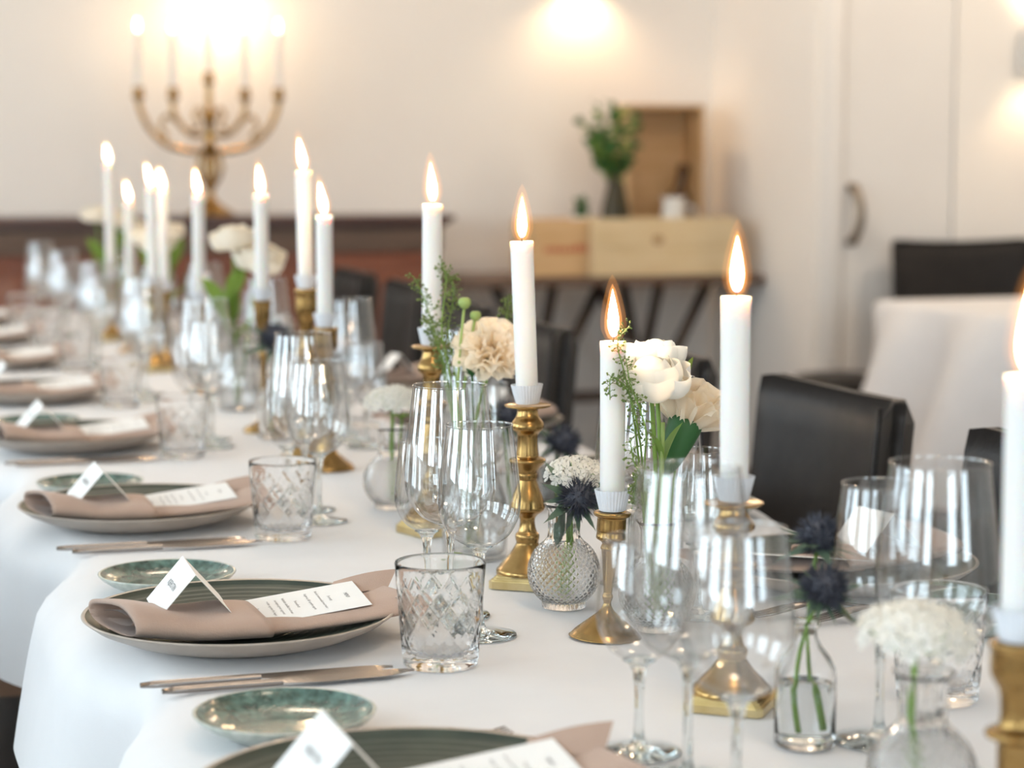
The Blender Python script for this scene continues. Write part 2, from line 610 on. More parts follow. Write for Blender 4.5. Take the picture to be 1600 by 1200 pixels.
# right part of the far wall: projecting wall with a flush cupboard door
DX0, DX1 = across(1318, Y_STEP, 1.2), across(1492, Y_STEP, 1.2)
fz = 2.5
pier = [box_data(X_RIGHT, DX0, Y_STEP, Y_STEP + 0.1, 0, CEIL), box_data(DX1, X_FAR, Y_STEP, Y_STEP + 0.1, 0, CEIL),
        box_data(DX0, DX1, Y_STEP, Y_STEP + 0.1, fz, CEIL)]
V, F = join(pier)
structure('wall_step', mesh('wall_step', V, F, M_wall, False))
door = bpy.data.objects.new('door_1', None)
COL.objects.link(door)
door['kind'] = 'structure'
door.location = (DX0, Y_STEP, 0)
dw = DX1 - DX0
obj('door_leaf', box('door_leaf', 0.005, dw - 0.005, 0.010, 0.05, 0.005, fz - 0.01, M_panel, 0.004, 1), door)
hx = across(1331, Y_STEP, 1.15) - DX0
hz0, hz1 = height(378, hx + DX0, Y_STEP), height(292, hx + DX0, Y_STEP)
hp = [(hx, 0.012, hz1), (hx, -0.012, hz1 - 0.004)] + [(hx + 0.016 * sin(pi * t / 8), -0.02 - 0.028 * sin(pi * t / 8), hz1 + (hz0 - hz1) * t / 8) for t in range(0, 9)] + [(hx, -0.012, hz0 + 0.004), (hx, 0.012, hz0)]
obj('door_handle', tube('door_handle', hp, 0.017, M_handle, 10), door)
for k, (a, b) in enumerate(((DX0 - 0.085, DX0 - 0.005),)):
    structure('trim_%d' % (k + 1), box('trim', a, b, Y_STEP - 0.008, Y_STEP, 0, fz + 0.04, M_panel, 0.006, 2))
structure('trim_2', box('trim', DX0 - 0.085, DX1 + 0.005, Y_STEP - 0.008, Y_STEP, fz + 0.04, fz + 0.12, M_panel, 0.006, 2))
structure('baseboard_back', box('baseboard', WIN_X, X_RIGHT, Y_BACK - 0.02, Y_BACK, 0, 0.12, M_panel, 0.006, 2))


# ---------------------------------------------------------------- wall lamps
def sconce(label, X, Y, z, kind):
    t = thing('wall_lamp', label, 'lamp', (X, Y, z), 0, 'wall lamps')
    obj('back_plate', box('back_plate', -.045, .045, -.015, 0, -.07, .07, M_lampbody, .004), t)
    obj('arm', tube('arm', [(0, -.01, 0), (0, -.05, 0), (0, -.085, 0.0)], .008, M_lampbody), t)
    if kind == 'shade':
        prof = [(0.05, -.06), (0.052, -.055), (0.036, .065), (0.033, .065), (0.045, -.05)]
        obj('lamp_shade', lathe_mesh('lamp_shade', prof, M_lampbody, 28), t, (0, -.085, 0))
    else:
        V, F = box_data(-.05, .05, -.13, -.03, -.08, .08)
        obj('lamp_shade', mesh('lamp_shade', V, [q for i, q in enumerate(F) if i > 1], M_lampbody, False), t)
    obj('bulb', lathe_mesh('bulb', [(0, -.05), (.018, -.045), (.028, -.02), (.022, .008), (.012, .03), (0, .035)], M_lamp, 16, 2), t, (0, -.085, 0))
    return t


def lamp_light(t, z, power, spot_deg=None, up=False, size=0.03, color=WARM):
    ld = bpy.data.lights.new('lamp_light', 'SPOT' if spot_deg else 'POINT')
    ld.energy = power
    ld.color = color
    ld.shadow_soft_size = size
    if spot_deg:
        ld.spot_size = radians(spot_deg)
        ld.spot_blend = 0.8
    lo = bpy.data.objects.new('lamp_light', ld)
    COL.objects.link(lo)
    lo.parent = t
    lo.location = (0, -.085, z)
    if up:
        lo.rotation_euler = (pi, 0, 0)
    return lo


X1 = across(342, Y_BACK, 1.85)
s1 = sconce('glowing wall lamp directly above the brass candelabra', X1, Y_BACK, 1.905, 'shade')
lamp_light(s1, -.075, SCONCE_W * .55, None)
lamp_light(s1, .07, SCONCE_W * .4, 150, True)
X2 = across(905, Y_BACK, 1.9)
s2 = sconce('wall lamp shining down above the green plant and wooden crates', X2, Y_BACK, 2.01, 'shade')
lamp_light(s2, -.07, SCONCE_W * .85, 140)
lamp_light(s2, .07, SCONCE_W * 1.0, 150, True)
X3 = across(1606, Y_STEP, 1.65)
s3 = sconce('square white wall lamp right of the cupboard door', X3, Y_STEP, height(82, X3, Y_STEP), 'box')
lamp_light(s3, -.085, SCONCE_W * .28, 120)
lamp_light(s3, .085, SCONCE_W * .35, 120, True)

# ================================================================== LONG TABLE
TX0, TX1, TY0, TY1 = 0.245, 1.165, 0.55, 6.62
tbl = thing('dining_table', 'long banquet table under the white cloth', 'table', ((TX0 + TX1) / 2, (TY0 + TY1) / 2, 0))
hw, hl = (TX1 - TX0) / 2 - .055, (TY1 - TY0) / 2 - .03
obj('tabletop', box('tabletop', -hw, hw, -hl, hl, .712, .738, M_darkwood, .006), tbl)
leg_me = box('leg', -.035, .035, -.035, .035, 0, .715, M_darkwood, .004)
for sx in (-1, 1):
    for yy in (-2.65, -1.31, .62, 2.72):
        obj('leg', leg_me, tbl, (sx * (hw - .12), yy, 0))


def drop_wave(y, side):
    return 1 - (0.5 - 0.5 * cos(2 * pi * (y - 2.13) / 0.66 + side * 1.1)) ** 4 * (0.85 + 0.15 * sin(y * 3.1 + side))


def long_cloth():
    ny = 420
    top_n, hang_n = 34, 12
    us = [('L', k / hang_n) for k in range(hang_n, 0, -1)] + [('T', k / top_n) for k in range(top_n + 1)] + [('R', k / hang_n) for k in range(1, hang_n + 1)]
    rnd = random.Random(3)
    ph = [rnd.uniform(0, 6.28) for _ in range(8)]
    verts = []
    for j in range(ny + 1):
        y = TY0 - .01 + (TY1 - TY0 + .02) * j / ny
        for kind, u in us:
            if kind == 'T':
                x = TX0 - .012 + (TX1 - TX0 + .024) * u
                e = min(u, 1 - u) * (TX1 - TX0)
                z = TABLE_Z + .0004 * sin(y * 9 + ph[0] + x * 4) * min(1, e / .1)
                if e < .045:
                    side = 0 if u < .5 else 1
                    w = drop_wave(y, side)
                    z -= (1 - e / .045) ** 2 * (.008 + .020 * (1 - w))
                    x += (1 if side == 0 else -1) * .022 * (1 - w) * (1 - e / .045)
            else:
                side = 0 if kind == 'L' else 1
                w = drop_wave(y, side)
                drop = .160 + .02 * sin(y * 2.3 + ph[1]) + .012 * sin(y * 7 + ph[2])
                s = u * drop
                out = (.016 * min(1, s / .02) + (w - .60) * .120 * (s / .19) ** .6)
                out = max(out, .004)
                inn = .022 * (1 - w)
                x = TX0 - .012 + inn - out if side == 0 else TX1 + .012 - inn + out
                z = TABLE_Z - (.008 + .020 * (1 - w)) - s
            verts.append((x, y, z))
    n = len(us)
    faces = [(j * n + i, j * n + i + 1, (j + 1) * n + i + 1, (j + 1) * n + i) for j in range(ny) for i in range(n - 1)]
    # far end drop
    base = ny * n
    rows = [[base + i for i in range(n)]]
    for k in range(1, 7):
        row = []
        for i in range(n):
            x, y, z = verts[base + i]
            row.append(len(verts))
            verts.append((x, y + .012 + .03 * k / 6 * (1 + .6 * sin(x * 14)), min(z, TABLE_Z - .19 * k / 6)))
        rows.append(row)
    for a, b in zip(rows, rows[1:]):
        for i in range(hang_n, n - 1 - hang_n):
            faces.append((a[i], a[i + 1], b[i + 1], b[i]))
    return mesh('tablecloth', verts, faces, M_cloth)


tag(obj('tablecloth', long_cloth()), 'white linen cloth draped over the long banquet table', 'tablecloth')

# ================================================================== TABLEWARE MESHES
# --- wine glasses: bowl, stem, foot


def bowl_mesh(name, pts):
    prof = [(p.x, p.y) for p in spline([(r, z, 0) for r, z in pts], 6)]
    r, z = prof[-1]
    lip = [(r + .0007 * sin(a), z + .0008 - .0008 * cos(a)) for a in (0.9, 1.8, 2.7, 3.6, 4.4)] + [(r - .0006, z + .0002)]
    v, f = lathe(prof + lip, 56)
    return mesh(name, v, f, M_thin)


def stem_mesh(name, z0, z1, r=.0036):
    prof = [(0, z0 - .001), (.006, z0 - .0005), (.0046, z0 + .004), (r, z0 + .014), (r * .92, (z0 + z1) / 2), (r * 1.05, z1 - .022), (.0050, z1 - .009), (.0085, z1 - .0008), (.0130, z1 + .0020), (.0090, z1 + .0030), (0, z1 + .0034)]
    return lathe_mesh(name, prof, M_glass, 16, 2)


def foot_mesh(name, r):
    prof = [(0, .0004), (r - .002, .0004), (r, .0012), (r - .0006, .0024), (r * .6, .0038), (r * .25, .0062), (.0062, .0085), (0, .0090)]
    return lathe_mesh(name, prof, M_glass, 40)


def glass_kind(k, zb, pts, footr):
    return dict(bowl=bowl_mesh('bowl', pts), stem=stem_mesh('stem', .009, zb), foot=foot_mesh('foot', footr))


GLASS = {
    'A': glass_kind('A', .092, [(.003, .0935), (.016, .0955), (.032, .105), (.0425, .122), (.0460, .142), (.0450, .165), (.0415, .195), (.0375, .228), (.0368, .2335)], .040),
    'B': glass_kind('B', .086, [(.003, .0875), (.014, .0893), (.028, .0985), (.0370, .114), (.0396, .130), (.0388, .148), (.0362, .172), (.0325, .199), (.0318, .2045)], .036),
    'C': glass_kind('C', .072, [(.003, .0735), (.012, .0752), (.0235, .083), (.0310, .096), (.0335, .110), (.0328, .125), (.0305, .145), (.0280, .164), (.0275, .168)], .033),
}
GNAME = {'A': 'tall wide wine glass', 'B': 'medium wine glass', 'C': 'small wine glass'}


def wine_glass(k, label, X, Y, group):
    t = thing('wine_glass', label, 'glass', (X, Y, TABLE_Z + .0006), random.uniform(0, 6), group)
    for part in ('bowl', 'stem', 'foot'):
        obj(part, GLASS[k][part], t)
    return t


# --- cut tumbler
def tri(x):
    return abs(((x) % 1.0) - .5) * 2


def tumbler_mesh():
    H, RB, RT = .096, .0340, .0415
    N = 13
    seg, rows = N * 14, 60

    def R(z):
        return RB + (RT - RB) * z / H

    def outer(r, z, a):
        if z < .013 or z > .077:
            return r
        fade = min(1, (z - .013) / .005, (.077 - z) / .005)
        u, w = a / (2 * pi) * N, (z - .013) / .0245
        g1 = max(0, 1 - (1 - tri(u + w)) / .24)
        g2 = max(0, 1 - (1 - tri(u - w)) / .24)
        c1, c2 = tri(2 * (u + w)), tri(2 * (u - w))
        g3 = .45 * max(0, 1 - (1 - c1) / .30)
        return r - .00155 * fade * max(g1, g2, g3 if tri(w * .5) > .4 else 0)
    prof = [(0, 0.0004), (RB - .004, 0.0004), (RB - .0015, .0008), (R(.002), .003)]
    prof += [(R(z), z) for z in [.003 + (H - .005) * i / rows for i in range(1, rows + 1)]]
    prof += [(RT - .0003, H - .0004), (RT - .0008, H), (RT - .0013, H - .0004)]
    inner = [(R(z) - w_, z) for z, w_ in ((.090, .0017), (.080, .0022), (.06, .0027), (.04, .0028), (.022, .0028))] + [(RB - .008, .0125), (RB - .02, .0115), (0, .0112)]
    v, f = lathe(prof + inner, seg, lambda r, z, a: outer(r, z, a) if r > R(z) - .0008 else r)
    return mesh('tumbler', v, f, M_cut)


TUMBLER = tumbler_mesh()


# --- plates
def plate_meshes():
    R = .149
    def zin(r):
        t = r / R
        return .0075 + .019 * max(0, (t - .25) / .75) ** 2.2
    under = [(0, .004), (.075, .004), (.078, .0006), (.086, .0006), (.090, .003), (.115, .0085), (.138, .0185), (R - .001, .0258), (R + .0008, .0272), (R, .0284), (R - .003, .0277)]
    body = lathe_mesh('body', under, M_stone, 96)
    n = 64
    gl = [(R - .0028, .0277)]
    for i in range(1, n + 1):
        r = (R - .0035) * (1 - i / n)
        z = zin(r) + (.00055 * sin(r * 2 * pi / .0082) if .02 < r < R - .01 else 0)
        gl.append((r, z))
    glaze = lathe_mesh('glaze', gl[::-1], M_glaze, 96)
    return body, glaze, zin


PL_BODY, PL_GLAZE, PL_Z = plate_meshes()
R_S = .0725


def saucer_meshes():
    under = [(0, .003), (.036, .003), (.038, .0006), (.043, .0006), (.047, .003), (.060, .0090), (.069, .0150), (R_S, .0188), (R_S + .0006, .0200), (R_S - .0008, .0208), (R_S - .0022, .0202)]
    rnd = random.Random(5)
    body = lathe_mesh('body', under, M_pale_stone, 64)
    prof = [(0, .0062), (.02, .0062), (.04, .0068), (.055, .0098), (.065, .0148), (.0695, .0190), (R_S - .0021, .0203)]
    gl = lathe_mesh('glaze', prof, M_speck, 64, 3)
    return body, gl


SA_BODY, SA_GLAZE = saucer_meshes()


# --- cutlery (along +x, handle end at x=0)
def knife_meshes():
    def hpos(u, v):
        x = .105 * u
        w = .0052 - .0012 * sin(pi * u) if u < .97 else .0046
        h = .0032
        a = 2 * pi * v
        if u == 0:
            w, h = w * .7, h * .7
        return (x, w * cos(a), .0038 + h * sin(a))
    v, f = grid_data(10, 13, hpos)
    f = list(f) + [tuple(range(12, -1, -1))]
    handle = mesh('handle', v, f, M_steel)
    outline = []
    n = 16
    for i in range(n + 1):
        t = i / n
        x = .103 + .122 * t
        top = .0048 + .001 * t if t < .8 else .0056 * max(0, 1 - ((t - .8) / .2) ** 2)
        bot = -.0048 - .0075 * min(1, t / .25) if t < .7 else -.0123 + .0165 * ((t - .7) / .3) ** 2
        outline.append((x, top, bot))
    V, F = [], []
    for x, a, b in outline:
        b = min(b, a - .0006)
        V += [(x, a, .0056), (x, b, .0040), (x, a, .0030), (x, b, .0036)]
    for i in range(n):
        o, p = 4 * i, 4 * i + 4
        F += [(o, p, p + 1, o + 1), (o + 2, o + 3, p + 3, p + 2), (o, o + 2, p + 2, p), (o + 1, p + 1, p + 3, o + 3)]
    F += [(0, 1, 3, 2), (4 * n, 4 * n + 2, 4 * n + 3, 4 * n + 1)]
    blade = mesh('blade', V, F, M_steel, False)
    return handle, blade


KN_H, KN_B = knife_meshes()


def fork_meshes():
    def prof(u):
        if u < .62:
            return .0058 - .0028 * sin(pi * min(1, u / .62) * .5), .0030
        return .0030 + .0095 * min(1, (u - .62) / .14) ** .8, .0022
    def zc(u):
        return .0045 + .009 * max(0, sin(pi * (u - .25) / .75)) ** 2 * (1 if u > .25 else 0)
    def hpos(u, v):
        uu = u * .8
        w, h = prof(uu)
        a = 2 * pi * v
        return (.205 * uu, w * cos(a), zc(uu) + h * .6 * sin(a))
    v, f = grid_data(16, 11, hpos)
    handle = mesh('handle', v, list(f) + [tuple(range(10, -1, -1)), tuple(15 * 11 + k for k in range(11))], M_steel)
    parts = []
    for k in range(4):
        y = -.0090 + .006 * k
        path = [(.160, y * .95, zc(.78)), (.180, y, zc(.88)), (.197, y, zc(.96)), (.208, y * .98, .0075)]
        parts.append(tube_data(path, [.0018, .0014, .0012, .0006], 6))
    tines = mesh('tines', *join(parts), M_steel)
    return handle, tines


FO_H, FO_T = fork_meshes()

# --- napkin (local frame of the place: +x away from the guest, origin at the plate centre on the cloth)


def rest(x):
    return .0112 + .62 * x * x


def napkin_meshes():
    # front sleeve: a flattened roll, open at the guest's end
    def sleeve(u, v, r=0.0):
        x = -.126 + .134 * u
        a = 2 * pi * v
        w = .056 - r
        h = (.0098 + .0030 * (1 - u) + .0010 * sin(u * 9)) - r
        y = w * (abs(cos(a)) ** .75) * (1 if cos(a) >= 0 else -1)
        z = h * (abs(sin(a)) ** .8) * (1 if sin(a) >= 0 else -1)
        if z > 0:
            z += .0035 * sin(pi * (y / .048 + 1) * .5) - .002 * sin(y * 60 + u * 3)
        skew = .012 * (y / .048) * (1 - u)
        return (x - skew - .004 * sin(u * 3) + .006 * u * (-y / .048), y - .029, rest(x) + h + z + .0012)
    def two(u, v):
        return sleeve(u, v)
    outer = grid_data(18, 33, lambda u, v: sleeve(u, v))
    inner = grid_data(18, 33, lambda u, v: sleeve(u, v, .0022))
    iv, jf = inner
    fl = [tuple(reversed(q)) for q in jf]
    no = len(outer[0])
    V = list(outer[0]) + list(iv)
    F = list(outer[1]) + [tuple(i + no for i in q) for q in fl]
    for j in range(32):
        F.append((j, j + 1, no + j + 1, no + j))
        a = 17 * 33
        F.append((a + j + 1, a + j, no + a + j, no + a + j + 1))
    sl = mesh('sleeve', V, F, M_napkin)
    # rolled inner layer seen inside the open end
    def curl(u, v):
        x = -.120 + .12 * u
        a = pi * (0.1 + 1.7 * v)
        return (x - .010 * (1 - u) * cos(a), -.024 + (.030 - .008 * v) * cos(a), rest(x) + .0125 + (.0070 - .002 * v) * sin(a))
    cu = mesh('inner_fold', *grid_data(8, 18, curl), M_napkin)
    # tail: thinner layers running on under the menu, turned up by the plate rim
    def tail(u, v):
        x = -.02 + .172 * u
        a = 2 * pi * v
        w = .043 + .004 * u
        h = .0050 + .0030 * u * u + .001 * sin(u * 5)
        y = w * (abs(cos(a)) ** .8) * (1 if cos(a) >= 0 else -1)
        z = h * (abs(sin(a)) ** .8) * (1 if sin(a) >= 0 else -1)
        if y < 0 and u > .55:
            z -= .004 * (u - .55) * (-y / .045)
        return (x + .012 * u * (-y / .045), y - .020, rest(x) + h + z + .0006)
    v, f = grid_data(22, 29, tail)
    f = list(f) + [tuple(range(28, -1, -1)), tuple(21 * 29 + k for k in range(29))]
    ta = mesh('tail', v, f, M_napkin)
    # loose corner standing up behind the menu
    def flap(u, v):
        x = .085 + .062 * u + .018 * v
        y = .018 + .030 * v - .010 * u
        return (x, y - .006, rest(x) + .012 + .010 * v + .003 * sin(3 * u))
    flp = mesh('loose_corner', *grid_data(7, 6, flap), M_napkin)
    # turned hem round the end
    hem = []
    for k in range(15):
        v = .30 + .55 * k / 14
        p = Vector(tail(.93, v))
        hem.append(p + Vector((0, 0, .0006)))
    hm = tube('hem', hem, .0011, M_napkin, 6)
    return sl, cu, ta, flp, hm


NAP = napkin_meshes()


# --- printed things
def text_mesh(body, size, align='CENTER'):
    c = bpy.data.curves.new('lettering', 'FONT')
    c.body = body
    c.size = size
    c.align_x = align
    c.align_y = 'CENTER'
    c.resolution_u = 1
    o = bpy.data.objects.new('lettering', c)
    me = bpy.data.meshes.new_from_object(o)
    bpy.data.objects.remove(o)
    bpy.data.curves.remove(c)
    me.materials.clear()
    me.materials.append(M_ink)
    me.name = 'lettering'
    return me


def merge_text(items):
    """items: (text, size, x, y) -> one lettering mesh in the card plane"""
    V, F = [], []
    for body, size, x, y in items:
        m = text_mesh(body, size)
        o = len(V)
        V += [(v.co.x + x, v.co.y + y, 0) for v in m.vertices]
        F += [tuple(i + o for i in p.vertices) for p in m.polygons]
        bpy.data.meshes.remove(m)
    return mesh('lettering', V, F, M_ink, False)


MENU_W, MENU_L = .072, .175
# card plane: x across the text, y up the page (page top at +)
menu_items = [('MENY', .0052, 0, .072), ('Forrett', .0046, 0, .055),
              ('Norsk sommersalat med reker', .0040, 0, .0465), ('Rugbrod, dill og syltet agurk', .0040, 0, .0355),
              ('Hovedrett', .0046, 0, .0225), ('Helstekt oksefilet med saus', .0040, 0, .0130), ('sesongens gront og potet', .0040, 0, .0055),
              ('rodvin og urter fra hagen', .0040, 0, -.0025),
              ('Dessert', .0046, 0, -.0155), ('Sjokolade og bringebaer', .0040, 0, -.0255), ('Vaniljekrem og sorbet', .0040, 0, -.0335)]
MENU_TXT = merge_text(menu_items)


def menu_paper():
    def fn(u, v):
        return ((u - .5) * MENU_W, (v - .5) * MENU_L, .0)
    V, F = grid_data(2, 2, fn)
    top = [(x, y, .0) for x, y, z in V]
    v, f = box_data(-MENU_W / 2, MENU_W / 2, -MENU_L / 2, MENU_L / 2, -.0004, 0)
    return mesh('paper', v, f, M_paper, False)


MENU_PAPER = menu_paper()
CARD_L, CARD_S = .080, .053                      # ridge length, slant height


def tent_paper():
    half = radians(41)
    V, F = [], []
    th = .0004
    for s in (-1, 1):
        ax, az = s * sin(half) * CARD_S, -cos(half) * CARD_S
        n = Vector((s * cos(half), 0, sin(half))) * th
        pts = [(0, -CARD_L / 2, 0), (0, CARD_L / 2, 0), (ax, CARD_L / 2, az), (ax, -CARD_L / 2, az)]
        o = len(V)
        V += pts + [tuple(Vector(p) + n) for p in pts]
        F += [tuple(o + i for i in q) for q in ((0, 1, 2, 3), (7, 6, 5, 4), (0, 4, 5, 1), (1, 5, 6, 2), (2, 6, 7, 3), (3, 7, 4, 0))]
    return mesh('paper', V, F, M_paper, False), half


TENT, TENT_A = tent_paper()
NAME_TXT = text_mesh('KJERSTIN', .0088)


def place_setting(i, side, Y, items, rnd):
    """one guest's place; side 'left' or 'right'"""
    flip = side == 'right'
    rz = pi if flip else 0.0
    O = Vector((1.035 if flip else .365, Y, TABLE_Z + .0006))
    Rm = Matrix.Rotation(rz, 3, 'Z')
    where = '%s %s place from the near end' % (ORD[i], side)

    def at(x, y, z=0):
        return O + Rm @ Vector((x, y, z))
    if 'plate' in items:
        t = thing('dinner_plate', 'stoneware dinner plate with dark green glaze at the ' + where, 'plate', O, rz, 'dinner plates')
        obj('body', PL_BODY, t)
        obj('glaze', PL_GLAZE, t)
    if 'napkin' in items:
        t = thing('napkin', 'folded taupe napkin on the plate at the ' + where, 'napkin', at(0, 0, .0006), rz + rnd.uniform(-.03, .03), 'folded napkins')
        for nm, me in zip(('sleeve', 'inner_fold', 'tail', 'loose_corner', 'hem'), NAP):
            obj(nm, me, t)
    if 'menu' in items:
        t = thing('menu_card', 'white printed menu tucked in the napkin at the ' + where, 'menu', at(.055, -.003, .0450), 0, 'menu cards')
        # page x axis -> guest's right (-y), page top -> +x
        B = Matrix(((0, 1, 0), (-1, 0, 0), (0, 0, 1))).to_4x4()
        tilt = Matrix.Rotation(radians(-6.5), 4, 'Y') @ Matrix.Rotation(radians(7.5), 4, 'X')
        t.matrix_world = Matrix.Translation(at(.0315, -.0085, .0285)) @ Matrix.Rotation(rz + radians(1), 4, 'Z') @ tilt @ B
        obj('paper', MENU_PAPER, t)
        if i < 5:
            obj('lettering', MENU_TXT, t, (0, 0, .0003))
    if 'card' in items:
        a = rnd.uniform(-.02, .06)
        t = thing('place_card', 'folded white place card on the napkin at the ' + where, 'card', at(-.050, -.010, .0755), rz + a, 'place cards')
        t.rotation_euler = (radians(2.5), 0, rz + a)
        obj('paper', TENT, t)
        if i < 4:
            l = obj('lettering', NAME_TXT, t)
            # reads from the guest's side: text runs from far to near on the slope facing -x
            ex, ey = Vector((0, -1, 0)), Vector((sin(TENT_A), 0, cos(TENT_A)))
            ez = ex.cross(ey)
            Mx = Matrix((ex, ey, ez)).transposed().to_4x4()
            Mx.translation = Vector((-sin(TENT_A) * CARD_S * .46, 0, -cos(TENT_A) * CARD_S * .46)) + ez * .0007
            l.matrix_local = Mx
    if 'saucer' in items:
        t = thing('bread_plate', 'small speckled green bread plate at the ' + where, 'plate', at(-.031, .250), rnd.uniform(0, 6), 'bread plates')
        obj('body', SA_BODY, t)
        obj('glaze', SA_GLAZE, t)
    if 'knives' in items:
        for k, (x, y, nm) in enumerate(((-.120, -.170, 'inner'), (-.105, -.196, 'outer'))):
            t = thing('dinner_knife', '%s steel knife beside the plate at the %s' % (nm, where), 'knife', at(x, y), rz + rnd.uniform(-.02, .03), 'table knives')
            obj('handle', KN_H, t)
            obj('blade', KN_B, t)
    if 'forks' in items:
        for k, (x, y, nm) in enumerate(((-.030, .150, 'inner'), (-.072, .172, 'outer'))):
            t = thing('dinner_fork', '%s steel fork beyond the plate at the %s' % (nm, where), 'fork', at(x, y), rz + (-.03 if k == 0 else .06), 'table forks')
            obj('handle', FO_H, t)
            obj('tines', FO_T, t)
    if 'tumbler' in items:
        o = obj('cut_glass_tumbler', TUMBLER, None, at(.152, -.165), (0, 0, rnd.uniform(0, 6)))
        tag(o, 'diamond cut glass tumbler at the ' + where, 'glass', 'cut glass tumblers')
    for k, (x, y, pos) in {'A': (.222, .028, 'middle'), 'B': (.218, -.064, 'right'), 'C': (.217, .112, 'left')}.items():
        if k in items:
            p = at(x + (.045 if flip and i == 0 else 0) + rnd.uniform(-.003, .003), y + rnd.uniform(-.002, .002))
            wine_glass(k, GNAME[k] + ' of the trio at the ' + where, p.x, p.y, {'A': 'tall wine glasses', 'B': 'medium wine glasses', 'C': 'small wine glasses'}[k])


LEFT_Y = [1.345, 1.945, 2.63, 3.38, 4.10, 4.82, 5.50, 6.15]
RIGHT_Y = [1.365, 2.01, 2.70, 3.35, 4.04, 4.74, 5.44, 6.13]
ALL = {'plate', 'napkin', 'menu', 'card', 'saucer', 'knives', 'forks', 'tumbler', 'A', 'B', 'C'}
rnd = random.Random(11)
for i, y in enumerate(LEFT_Y):
    it = set(ALL)
    if i == 0:
        it -= {'knives', 'tumbler'}
    if i >= 4:
        it -= {'knives', 'saucer', 'forks'}
    place_setting(i, 'left', y, it, rnd)
for i, y in enumerate(RIGHT_Y):
    it = set(ALL)
    if i == 0:
        it = {'tumbler', 'A', 'B'}
    if i >= 3:
        it -= {'knives', 'forks', 'saucer'}
    place_setting(i, 'right', y, it, rnd)

# ================================================================== CANDLES
PROF = {
    'square': [(.034, .014), (.0335, .018), (.030, .022), (.026, .027), (.019, .035), (.0125, .0455), (.0122, .048), (.0128, .0505), (.0132, .0535), (.0125, .0565), (.0097, .060), (.0080, .0707), (.0105, .0765), (.0165, .081), (.0190, .0844), (.0186, .0885), (.0168, .096), (.0125, .107), (.0098, .115), (.0098, .1155), (.0108, .117), (.0108, .1215), (.0102, .1225), (.0115, .126), (.0185, .1338), (.0200, .1360), (.0186, .1385), (.0130, .1405), (.0122, .144), (.0112, .154), (.0112, .163), (.0128, .1665), (.0172, .1705), (.0180, .1738), (.0170, .1775), (.0126, .184), (.0112, .1905), (.0120, .1925)],
    'round': [(.0330, .0004), (.0338, .0022), (.0325, .004), (.0312, .0055), (.0300, .0068), (.0240, .012), (.0140, .0205), (.0070, .027), (.0043, .032), (.0036, .035), (.0047, .0385), (.0052, .0415), (.0044, .044), (.0042, .046), (.0055, .060), (.0080, .086), (.0094, .0895), (.0090, .0920), (.0078, .0945), (.0090, .0965), (.0136, .0995), (.0143, .1015), (.0140, .104), (.0138, .106), (.0138, .1075), (.0142, .1085), (.0140, .120), (.0146, .1215), (.0170, .1230), (.0180, .1252), (.0172, .1270), (.0130, .1268), (.0126, .118), (0, .1175)],
    'collar': [(.0400, .0004), (.0405, .003), (.0385, .006), (.028, .012), (.017, .020), (.0125, .030), (.0115, .045), (.0120, .090), (.0125, .098), (.0185, .1005), (.0200, .103), (.0185, .1055), (.0120, .108), (.0105, .118), (.0115, .132), (.0155, .140), (.0175, .146), (.0175, .161), (.0188, .1635), (.0182, .166), (.0130, .1658), (.0126, .155), (0, .1545)],
    'slim': [(.0330, .0004), (.0335, .003), (.030, .008), (.014, .016), (.0065, .026), (.0055, .034), (.0095, .040), (.0060, .046), (.0048, .060), (.0052, .115), (.0090, .121), (.0055, .127), (.0050, .140), (.0060, .146), (.0085, .158), (.0130, .180), (.0148, .196), (.0150, .205), (.0168, .208), (.0165, .2105), (.0130, .210), (.0126, .198), (0, .1975)],
}
BASE_H = {'square': .1967, 'round': .127, 'collar': .166, 'slim': .2105}
STICK = {}


def stick_meshes(kind):
    if kind in STICK:
        return STICK[kind]
    P = PROF[kind]
    out = {}
    if kind == 'square':
        out['shaft'] = lathe_mesh('shaft', P, M_brass, 48, 3)
        steps = []
        for s, z0, z1 in ((.0475, .0004, .0085), (.0440, .0085, .0105), (.0415, .0105, .0125), (.0385, .0125, .0145)):
            c = s * .86
            oc = [(s, -c), (s, c), (c, s), (-c, s), (-s, c), (-s, -c), (-c, -s), (c, -s)]
            k = .72
            V = [(x * k, y * k, z0) for x, y in oc] + [(x * k, y * k, z1) for x, y in oc]
            F = [tuple(range(7, -1, -1)), tuple(range(8, 16))] + [(i, (i + 1) % 8, 8 + (i + 1) % 8, 8 + i) for i in range(8)]
            steps.append((V, F))
        out['base'] = mesh('base', *join(steps), M_brass_pale, False)
        dish = [(.0118, .1915), (.0140, .1928), (.0235, .1940), (.0252, .1955), (.0248, .1967), (.0235, .1960), (.0130, .1950), (0, .1950)]
        out['drip_pan'] = lathe_mesh('drip_pan', dish, M_brass, 40)
    else:
        cut = {'round': .030, 'collar': .025, 'slim': .026}[kind]
        top = {'round': .0955, 'collar': .125, 'slim': .146}[kind]
        a = [p for p in P if p[1] <= cut]
        ia = len(a)
        ib = max(i for i, p in enumerate(P) if p[1] <= top and i < len(P) - 4)
        out['base'] = lathe_mesh('base', [(0, .0004)] + P[:ia + 1], M_brass, 48, 3)
        out['shaft'] = lathe_mesh('shaft', P[ia:ib + 1], M_brass, 40, 3)
        out['socket'] = lathe_mesh('socket', P[ib:], M_brass, 40, 3)
    STICK[kind] = out
    return out


